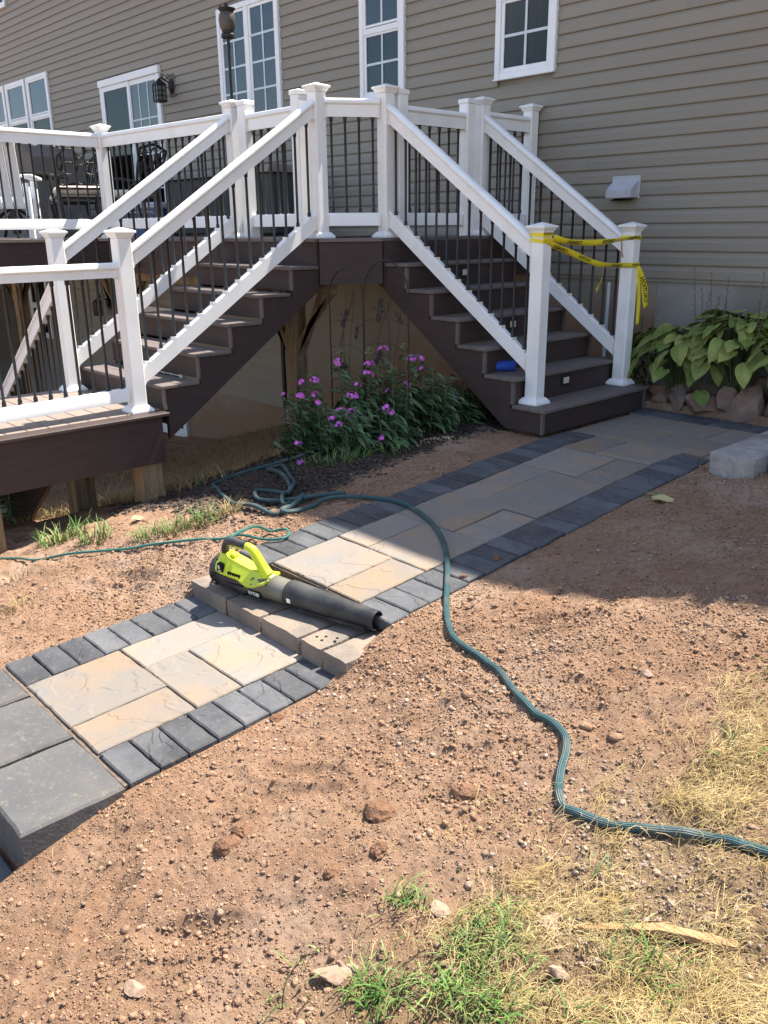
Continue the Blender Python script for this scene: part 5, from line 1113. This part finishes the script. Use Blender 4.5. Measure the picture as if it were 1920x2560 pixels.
tr = thing('garden_torch', 'tall dark pole torch with a bronze urn head standing behind the deck rail', 'torch', (-7.15, -2.17, ZD))
def tz(prof): return [(r_, 1.704+(z_-1.76)*.69) for r_, z_ in prof]
MB().lathe([(.014, 0), (.014, 1.715)], 10).build('pole', 'iron', tr, True)
MB().lathe(tz([(.045, 1.76), (.055, 1.785), (.048, 1.80), (.050, 1.835), (.060, 1.85), (.072, 1.90), (.075, 1.95), (.070, 2.01), (.058, 2.045), (.055, 2.05)]), 20).build('urn', 'bronze', tr, True)
MB().lathe(tz([(.052, 2.045), (.064, 2.065), (.078, 2.085), (.078, 2.092), (.03, 2.094)]), 20).build('collar', 'iron', tr, True)
MB().lathe(tz([(.061, 1.755), (.0615, 1.79), (.051, 1.805), (.054, 1.845)]), 20).build('base_collar', 'iron', tr, True)
MB().lathe(tz([(.020, 2.09), (.020, 2.115), (.016, 2.150)]), 12).build('snuffer', 'iron', tr, True)
MB().tube(smooth_path([(-.06, 0, 1.90), (-.078, 0, 1.80), (-.06, 0, 1.64), (-.03, 0, 1.60), (-.005, 0, 1.64)], 5), .0025, 5).build('chain', 'iron', tr, True)

# ------------------------------------------------------------ furniture on the deck
bx = thing('storage_box', 'charcoal resin deck storage box with a taupe lid against the wall', 'storage box', (-9.55, -.55, ZD))
MB().box(-1.22, 1.1, -.30, .30, .02, .70, .02).build('body', 'box', bx); MB().prism([(-.34, .70), (.33, .70), (.33, .76), (-.24, .79), (-.34, .74)], 'x', -1.26, 1.14).build('lid', 'boxlid', bx)
for i in range(3): MB().box(-1.0+i*.72, -.5+i*.72, -.312, -.3015, .12, .60, .008).build('side_panel', 'box', bx)
cl = thing('cooler', 'blue cooler on the deck in front of the sliding door', 'cooler', (-11.75, -.55, ZD))
MB().prism([(-.45, .0), (.45, .0), (.5, .36), (-.5, .36)], 'y', -.24, .24).build('body', 'cooler', cl); MB().box(-.52, .52, -.26, .26, .362, .45, .02).build('lid', 'hood', cl); MB().tube([(-.5, -.27, .3), (-.5, -.3, .32), (.5, -.3, .32), (.5, -.27, .3)], .014, 8).build('handle', 'hood', cl)
def patio_chair(loc, rz, label):
    t = thing('patio_chair', label, 'chair', loc, rz)
    for sx_ in (-1, 1):
        MB().tube(smooth_path([(.25*sx_, .24, 0), (.23*sx_, .22, .25), (.25*sx_, .23, .46), (.27*sx_, .10, .66), (.27*sx_, -.22, .64)], 5), .015, 8).build('front_leg', 'iron', t, True)
        MB().tube(smooth_path([(.25*sx_, -.34, 0), (.23*sx_, -.24, .30), (.24*sx_, -.23, .45), (.27*sx_, -.28, .75), (.29*sx_, -.36, 1.0)], 5), .017, 8).build('rear_leg', 'iron', t, True)
    MB().tube(smooth_path([(-.29, -.36, 1.0), (-.2, -.37, 1.02), (0, -.375, 1.06), (.2, -.37, 1.02), (.29, -.36, 1.0)], 6), .017, 8).build('top_rail', 'iron', t, True)
    def by(z): return -.235-.13*max(0, (z-.45)/.55)**1.3
    def scroll(cx, cz, rx, rz_, r=.010): MB().tube([(cx+rx*math.cos(a*math.pi/10), by(cz+rz_*math.sin(a*math.pi/10))-.0, cz+rz_*math.sin(a*math.pi/10)) for a in range(21)], r, 6).build('scroll', 'iron', t, True)
    scroll(0, .92, .06, .10); scroll(0, .66, .06, .10)
    for sx_ in (-1, 1): scroll(.12*sx_, .84, .085, .07); scroll(.12*sx_, .72, .085, .06); scroll(.19*sx_, .95, .04, .045); scroll(.19*sx_, .60, .045, .05); scroll(.21*sx_, .78, .03, .08)
    MB().tube([(-.26, by(.52), .52), (.26, by(.52), .52)], .012, 8).build('lower_rail', 'iron', t, True)
    MB().box(-.26, .26, -.23, .25, .42, .45, .01).build('seat_pan', 'iron', t)
    MB().box(-.25, .25, -.22, .26, .455, .55, .035).build('cushion', 'cushion', t, True)
    return t
patio_chair((-9.75, -2.55, ZD), math.radians(75), 'black wrought iron patio chair with a cream cushion behind the left rail')
patio_chair((-10.55, -3.35, ZD), math.radians(20), 'black wrought iron chair on the near side of the patio table at the far left')
patio_chair((-11.7, -1.75, ZD), math.radians(170), 'black wrought iron chair on the house side of the patio table')
patio_chair((-10.3, -1.62, ZD), math.radians(120), 'second black wrought iron chair partly hidden by the corner post')
tb = thing('patio_table', 'dark round patio table behind the iron chair at the left', 'table', (-11.2, -2.75, ZD))
MB().lathe([(.62, .70), (.65, .71), (.65, .735), (.62, .74)], 28).build('table_top', 'iron', tb, True); MB().lathe([(.05, .05), (.05, .70)], 12).build('column', 'iron', tb, True)
for i in range(4): a = i*math.pi/2; MB().tube(smooth_path([(.04*math.cos(a), .04*math.sin(a), .35), (.25*math.cos(a), .25*math.sin(a), .2), (.42*math.cos(a), .42*math.sin(a), .02)], 5), .02, 8).build('leg', 'iron', tb, True)
cv = thing('covered_grill', 'boxy shape under a taupe cover at the far left of the deck', 'grill', (-14.6, -1.1, ZD))
MB().prism([(-1.1, 0), (1.1, 0), (1.05, 1.15), (.7, 1.33), (-.7, 1.33), (-1.05, 1.15)], 'y', -.4, .4).build('cover', 'tancover', cv); MB().prism([(-1.12, 0), (1.12, 0), (1.12, .06), (-1.12, .06)], 'y', -.42, .42).build('hem', 'tancover', cv)
wc = thing('plastic_armchair', 'white slatted armchair cut off by the left frame edge', 'chair', (-9.72, -3.42, ZD), math.radians(60))
for sx_ in (-1, 1):
    MB().box(sx_*.30-.03, sx_*.30+.03, .22, .30, 0, .60, .008).build('front_leg', 'trim', wc); MB().box(sx_*.30-.03, sx_*.30+.03, -.30, -.22, 0, .55, .008).build('rear_leg', 'trim', wc)
    MB().box(sx_*.32-.06, sx_*.32+.06, -.32, .36, .602, .635, .008).build('armrest', 'trim', wc)
for i in range(5): MB().prism([(-.30, .30), (-.32, .32), (-.52, 1.0), (-.50, 1.0)], 'x', -.27+i*.11, -.17+i*.11).build('back_slat', 'trim', wc)
for i in range(5): MB().box(-.27, .27, -.26+i*.11, -.16+i*.11, .36+i*.012, .385+i*.012, .005).build('seat_slat', 'trim', wc)
mm = MB().box(-.32, .32, -.2, .2, 0, .012, .004).build('doormat', 'rubber'); mm.location = (-5.95, -2.05, ZD+.001); tag(mm, 'dark doormat on the deck behind the clipped corner railing', 'doormat')

# ------------------------------------------------------------ plants
def leaf_mesh(name, L_, W_, cup, droop, m, seed, nl=8, nw=6, heart=True, ripple=.004):
    r = random.Random(seed); V = []; mg = []
    for i in range(nl+1):
        u = i/nl; prof = (math.sin(math.pi*min(1, u*1.0+.015)**.66))**.68 if heart else math.sin(math.pi*u**.8)
        prof *= 1-.12*u
        for j in range(nw+1):
            v = j/nw*2-1; wv = W_*.5*max(prof, .02)*v
            x = L_*u-(abs(v)**2*.10*L_*(1-u)**3 if heart else 0); z = cup*abs(v)**1.6*W_*.5*prof-droop*L_*u**2+ripple*math.sin(u*17+seed)*abs(v)+.006*math.cos(v*14)*prof*(1 if heart else 0)
            V.append((x, wv, z)); mg.append(max(abs(v)**3, u**3))
    F_ = [(i*(nw+1)+j, (i+1)*(nw+1)+j, (i+1)*(nw+1)+j+1, i*(nw+1)+j+1) for i in range(nl) for j in range(nw)]
    me = bpy.data.meshes.new(name); me.from_pydata(V, [], F_); at = me.attributes.new('margin', 'FLOAT', 'POINT'); at.data.foreach_set('value', mg); at2 = me.attributes.new('across', 'FLOAT', 'POINT'); at2.data.foreach_set('value', [j/nw*2-1 for i in range(nl+1) for j in range(nw+1)]); me.materials.append(MT[m]); me.shade_smooth(); return me
HL = [leaf_mesh('leaf', .150+.009*i, .128+.010*(i % 3), .30-.20*(i % 3), .12+.09*i, 'hosta', i) for i in range(6)]
def hosta(x, y, z, n, R_, hgt, label, seed, stalks):
    r = random.Random(seed); t = thing('hosta', label, 'hosta', (x, y, z), 0, 'hostas along the foundation')
    pet = MB()
    for i in range(n):
        f_ = (i+.5)/n; a = i*2.39996+r.uniform(-.3, .3); rad = R_*math.sqrt(f_)*r.uniform(.85, 1.08); h = hgt*(1-.55*f_**1.8)*r.uniform(.90, 1.08)
        px, py = rad*math.cos(a)*1.0, rad*math.sin(a)*.72
        pitch = (.02+.62*f_)+r.uniform(-.25, .22)      # inner leaves rise, outer ones hang
        s_ = r.uniform(.8, 1.25)
        s_ *= .92; o = link('leaf', r.choice(HL), t, (px, py, h), None, s_); o.rotation_euler = Euler((r.uniform(-.45, .45), pitch, a+r.uniform(-.5, .5)), 'XYZ')
        if y+py+.2*s_*math.sin(a) > -.06: o.location.y -= .10
        pet.tube(smooth_path([(px*.15, py*.15, 0), (px*.55, py*.55, h*.75), (px, py, h)], 4), [.006]*4+[.005]*5, 5)
    pet.build('petioles', 'stem', t, True)
    for i in range(stalks):
        a = r.uniform(0, 6.28); q = MB(); bx_, by_ = r.uniform(-R_*.9, R_*.9), r.uniform(-.22, .12); H_ = hgt+r.uniform(.12, .38); lean = r.uniform(-.12, .12)
        q.tube([(bx_*.8, by_, 0), (bx_+lean*.5, by_, H_*.6), (bx_+lean, by_, H_)], [.0035, .003, .0015], 5)
        for k in range(16):
            u = .55+.44*k/16; an = k*2.4; p = Vector((bx_+lean*(u if u > .6 else .5), by_, H_*u)); dv = Vector((math.cos(an), math.sin(an), .6))*.022
            q.tube([p, p+dv*.5, p+dv], [.0015, .0025, .0012], 4)
        q.build('seed_stalk', 'seedstalk', t)
hosta(-3.44, -.46, .15, 92, .44, .48, 'yellowing hosta clump at the left, next to the right newel post', 3, 6)
hosta(-2.95, -.44, .20, 105, .46, .55, 'tallest yellowing hosta clump in the middle of the foundation bed', 5, 8)
hosta(-2.42, -.44, .22, 100, .46, .52, 'yellowing hosta clump at the right frame edge', 9, 5)
fl = link('leaf', HL[2], None, (-3.10, -.70, .20), (0.1, .45, -.9), .9); tag(fl, 'single drooping green hosta leaf lying over the field stones', 'leaf')

PL = [leaf_mesh('phlox_leaf', .112, .031, .2, .35, 'leaf', i, 4, 2, False, .001) for i in range(3)]
def flower_mesh(name, n, R_, seed, m='pink'):
    r = random.Random(seed); q = MB()
    for i in range(n):
        a = r.uniform(0, 6.28); ph = math.acos(1-r.random()*.85); c = Vector((math.sin(ph)*math.cos(a), math.sin(ph)*math.sin(a), math.cos(ph)*.8))*R_; nn = c.normalized(); e1 = nn.orthogonal().normalized(); e2 = nn.cross(e1); s_ = r.uniform(.012, .0165)
        a0 = r.uniform(0, 6)
        for k in range(5):
            b0 = a0+k*2*math.pi/5
            def P(rr, aa, up_): return tuple(c+(e1*math.cos(aa)+e2*math.sin(aa))*rr+nn*up_)
            q.add([P(0, 0, 0), P(s_*.75, b0-.5, .003), P(s_*1.1, b0, .001), P(s_*.75, b0+.5, .003)], [(0, 1, 2, 3)])
    return q.mesh(name, m, False, False)
FM = [flower_mesh('flower_cluster', n_, R_, i) for i, (n_, R_) in enumerate(((6, .025), (10, .036), (16, .045), (25, .058)))]
def bud_mesh():
    q = MB(); r = random.Random(4)
    for i in range(70):
        a = r.uniform(0, 6.28); ph = math.acos(1-r.random()*1.1); d = Vector((math.sin(ph)*math.cos(a), math.sin(ph)*math.sin(a), math.cos(ph)*.9)); p = d*r.uniform(.012, .034)
        q.tube([p-d*.008, p+d*.004, p+d*.012], [.0012, .0028, .0008], 4, False)
    return q.mesh('bud_head', 'bud', False, False)
BM = bud_mesh()
FLW = [(-4.697, -2.6, .548, 2), (-4.981, -2.8, .456, 1), (-4.735, -2.7, .45, 2), (-4.701, -2.75, .382, 2), (-4.592, -2.4, .478, 1), (-4.508, -2.4, .487, 1), (-4.471, -2.4, .406, 0), (-5.198, -3.0, .301, 0), (-5.162, -2.9, .307, 1), (-4.765, -2.8, .302, 0), (-4.712, -2.9, .24, 2), (-5.086, -3.1, .217, 1), (-4.445, -2.6, .325, 0), (-4.528, -2.7, .273, 0), (-4.728, -3.0, .132, 2), (-4.62, -3.0, .128, 3), (-4.344, -2.9, .211, 0), (-4.299, -2.9, .182, 0), (-4.632, -3.1, .058, 2), (-4.267, -3.0, .012, 1), (-5.285, -3.1, .198, 0), (-5.031, -3.0, .228, 0), (-4.877, -3.1, .197, 0), (-4.457, -2.1, .14, 0), (-4.402, -2.1, .155, 0), (-4.709, -3.1, .104, 0), (-4.878, -3.3, -.08, 0), (-4.724, -3.4, -.177, 0)]
BUDS = [(-5.056, -2.7, .504), (-4.704, -2.72, .551), (-4.379, -2.68, .618), (-5.30, -2.8, .307), (-4.48, -2.7, .433), (-4.808, -2.75, .291), (-5.40, -2.95, .168), (-5.1, -2.85, .118), (-4.55, -2.5, .30), (-4.40, -2.45, .28), (-4.9, -2.65, .33), (-4.62, -2.55, .40)]
centres = [(-5.15, -2.98, 'phlox with scattered pink flowers at the left of the bed'), (-4.85, -2.80, 'tall pink phlox at the left of the wire trellis'), (-4.62, -2.62, 'tallest pink phlox in the middle before the trellis'), (-4.42, -2.42, 'tall pink phlox beside the right stairs stringer'),
           (-4.68, -3.04, 'low phlox with the fullest pink flower head at the front'), (-4.34, -2.92, 'low phlox with small pink flowers at the right front'), (-4.42, -2.08, 'sparse phlox with two pink flowers under the right stairs')]
plants = []
for (x, y, lab) in centres:
    t = thing('phlox', lab, 'phlox', (x, y, gh(x, y)), 0, 'pink phlox plants in the bed between the stairs'); plants.append((t, MB(), [], []))
def near_plant(x, y): return min(range(len(centres)), key=lambda i: (centres[i][0]-x)**2+(centres[i][1]-y)**2)
def phlox_stem(pi, x, y, ztop, leaves=True, r=random):
    t, sm, V_, F_ = plants[pi]; cx, cy = t.location.x, t.location.y; bx_, by_ = x*.6+cx*.4+r.uniform(-.05, .05), y*.6+cy*.4+r.uniform(-.05, .05); zb = gh(bx_, by_); o = t.location
    pts_ = smooth_path([Vector((bx_, by_, zb))-o, Vector((bx_*.5+x*.5+r.uniform(-.02, .02), by_*.5+y*.5+r.uniform(-.02, .02), zb+(ztop-zb)*.55))-o, Vector((x, y, ztop))-o], 4); sm.tube(pts_, .0035, 5)
    n = int((ztop-zb)/.016)
    for k in range(n):
        u = .10+.88*k/n; i = min(int(u*(len(pts_)-1)), len(pts_)-2); p = pts_[i].lerp(pts_[i+1], u*(len(pts_)-1)-i); a = k*1.57+r.uniform(-.4, .4)+(k % 2)*1.57
        me = r.choice(PL); s_ = r.uniform(.75, 1.35)*(1.15-.35*u); M = Matrix.Translation(p) @ Euler((r.uniform(-.3, .3), r.uniform(-.55, .35), a)).to_matrix().to_4x4() @ Matrix.Scale(s_, 4)
        off = len(V_); V_ += [tuple(M @ v.co) for v in me.vertices]; F_ += [tuple(i_+off for i_ in f.vertices) for f in me.polygons]
rr = random.Random(11)
for (x, y, z, s_) in FLW:
    i = near_plant(x, y); phlox_stem(i, x, y, z-.01, True, rr); o = plants[i][0].location; link('flower_cluster', FM[s_], plants[i][0], (x-o.x, y-o.y, z-o.z), (rr.uniform(-.4, .2), rr.uniform(-.1, .5), rr.uniform(0, 6)))
for (x, y, z) in BUDS:
    i = near_plant(x, y); phlox_stem(i, x, y, z-.01, True, rr); o = plants[i][0].location; link('bud_head', BM, plants[i][0], (x-o.x, y-o.y, z-o.z), (rr.uniform(-.3, .3), rr.uniform(-.3, .3), 0), rr.uniform(.8, 1.25))
for k in range(130):
    i = k % 7; x = centres[i][0]+rr.gauss(0, .13); y = centres[i][1]+rr.gauss(0, .13); zt = gh(x, y)+rr.uniform(.14, .5)*(1.0 if i in (1, 2, 3) else .7); phlox_stem(i, x, y, zt, True, rr)
for (t, sm, V_, F_) in plants:
    sm.build('stems', 'stem', t, True, False)
    me = bpy.data.meshes.new('foliage'); me.from_pydata(V_, [], F_); me.materials.append(MT['leaf']); me.shade_smooth(); fo = link('foliage', me, t); fo['kind'] = 'stuff'
def weed(x, y, z, label, s_=1.0, n=26, seed=1, m='leaf'):
    r = random.Random(seed); t = thing('weed', label, 'weed', (x, y, z)); sm = MB(); V_ = []; F_ = []
    for j in range(3):
        tx, ty = r.uniform(-.06, .06)*s_, r.uniform(-.06, .06)*s_; H_ = s_*r.uniform(.3, .5); P = smooth_path([(0, 0, 0), (tx*.5, ty*.5, H_*.5), (tx, ty, H_)], 4); sm.tube(P, .003, 5)
        for k in range(n):
            u = .15+.85*k/n; i = min(int(u*(len(P)-1)), len(P)-2); M = Matrix.Translation(P[i].lerp(P[i+1], u*(len(P)-1)-i)) @ Euler((0, r.uniform(-.5, .4), k*2.4)).to_matrix().to_4x4() @ Matrix.Scale(s_*r.uniform(.6, 1.2)*(1.1-.5*u), 4)
            off = len(V_); V_ += [tuple(M @ v.co) for v in PL[k % 3].vertices]; F_ += [tuple(q+off for q in f.vertices) for f in PL[k % 3].polygons]
    sm.build('stems', 'stem', t, True, False); me = bpy.data.meshes.new('foliage'); me.from_pydata(V_, [], F_); me.materials.append(MT[m]); link('foliage', me, t)
weed(-3.98, -.32, .10, 'leafy weed growing between the right stairs and the foundation', 1.5, 26, 2)
weed(-3.80, -.35, .10, 'second leafy weed behind the right newel post', 1.1, 20, 3)
weed(-6.25, -4.95, -.62, 'dark leafy weed in the shade under the landing', 1.0, 24, 4)
weed(-5.22, -3.95, -.36, 'small green seedling beside the landing post', .35, 10, 5)
weed(-5.55, -2.75, -.36, 'spindly weed against the foundation left of the phlox', 1.3, 12, 6)
weed(-4.25, -1.75, -.02, 'yellowing leafy weed under the right stairs', .9, 16, 7, 'grass')

# wire garden trellises behind the phlox
def trellis(x0, x1, y, ztop, label, flies, seed):
    r = random.Random(seed); cx = (x0+x1)/2; R_ = (x1-x0)/2; zb = gh(cx, y)-.05; t = thing('garden_trellis', label, 'trellis', (cx, y, zb)); zs = ztop-R_-zb
    arch = [(-R_, 0, 0), (-R_, 0, zs)]+[(-R_*math.cos(a), 0, zs+R_*math.sin(a)) for a in [math.pi*i/14 for i in range(1, 14)]]+[(R_, 0, zs), (R_, 0, 0)]
    MB().tube(arch, .0055, 7).build('arch_frame', 'iron', t, True)
    for k in range(4):
        a = r.uniform(-.5, .5); MB().tube(smooth_path([(a*R_*.4, .0, zs*.42), (a*R_, .01, zs*.7), (R_*r.uniform(-.8, .8), .0, zs+R_*r.uniform(-.3, .55))], 5), .0022, 5).build('wire_stem', 'iron', t, True)
    for k in range(3): MB().tube(smooth_path([(-R_, 0, zs*(.5+.16*k)), (0, .01, zs*(.53+.16*k)), (R_, 0, zs*(.48+.17*k))], 5), .0018, 5).build('cross_wire', 'iron', t, True)
    for (fx, fz, s_, an) in flies:
        d_ = MB(); d_.tube([(-.06, 0, 0), (.0, 0, 0), (.02, 0, 0)], [.003, .005, .007], 6)
        for w_ in (-1, 1):
            for q in (-.012, .008): d_.add([(q, 0, 0), (q-.012, -.004, w_*.03), (q-.004, -.004, w_*.065), (q+.010, -.002, w_*.06), (q+.008, 0, w_*.02)], [(0, 1, 2, 3, 4)])
        o = d_.build('dragonfly', 'iron', t, False, False); o.location = (fx-cx, -.012, fz-zb); o.scale = (s_,)*3; o.rotation_euler = (0, an, 0)
trellis(-5.19, -4.80, -2.70, 1.14, 'left arched dark wire trellis with dragonflies in front of the deck', [(-4.99, .78, 1.2, .5), (-4.86, .68, .8, .2), (-5.02, .40, .8, 1.2)], 1)
trellis(-4.792, -4.32, -2.70, 1.21, 'right arched dark wire trellis with dragonflies next to the right stairs', [(-4.60, .86, 1.4, .2), (-4.62, .52, 1.0, .6), (-4.40, .82, .8, -.8)], 2)

# ------------------------------------------------------------ litter on the soil
z_ = lambda x, y: gh(x, y)
sp = thing('wood_splinter', 'long split piece of orange wood lying on the straw at lower right', 'wood', (-.71, -5.44, z_(-.71, -5.44)))
A0 = Vector((-.871, -5.549, z_(-.871, -5.549)+.012)); B0 = Vector((-.707, -5.442, z_(-.707, -5.442)+.020)); C0 = Vector((-.556, -5.372, z_(-.556, -5.372)+.014)); o = sp.location
def quad(p, w_, h_): s_ = Vector((.5, -.86, 0)); return [tuple(p-o+s_*w_-Vector((0, 0, h_))), tuple(p-o-s_*w_-Vector((0, 0, h_*.8))), tuple(p-o-s_*w_*.8+Vector((0, 0, h_))), tuple(p-o+s_*w_*.7+Vector((0, 0, h_*.7)))]
MB().loft([quad(A0, .003, .003), quad(A0.lerp(B0, .35), .010, .007), quad(B0, .014, .009), quad(B0.lerp(C0, .3), .012, .010), quad(B0.lerp(C0, .8), .013, .009), quad(C0, .011, .008)]).build('split_stick', 'splinter', sp)
fl = link('dead_leaf', leaf_mesh('dead_leaf', .16, .07, .5, .1, 'paper', 21, 7, 4), None, (-2.27, -2.80, z_(-2.27, -2.80)+.02), (.2, -.05, .2)); tag(fl, 'curled yellowing leaf on the shaded soil beside the walkway', 'leaf')
fl = link('cut_leaf', leaf_mesh('cut_leaf', .13, .03, .2, .1, 'grass', 22, 6, 3, False), None, (-2.38, -2.72, -.03), (0, .02, .4)); tag(fl, 'narrow green leaf lying on the edge of the charcoal border', 'leaf')
fl = link('dead_leaf', leaf_mesh('dead_leaf', .11, .07, .5, .2, 'paper', 23, 6, 4), None, (-4.78, -4.70, z_(-4.78, -4.70)+.015), (.1, .1, 1.2)); tag(fl, 'crumpled pale leaf beside the weeds left of the hose', 'leaf')
stake = MB().box(-.02, .02, -.012, .012, 0, .16, .003).build('plastic_stake', 'trim'); stake.location = (-5.75, -2.35, gh(-5.75, -2.35)-.01); stake.rotation_euler = (0, .25, 0); tag(stake, 'short white plastic stake in the bank left of the phlox', 'stake')
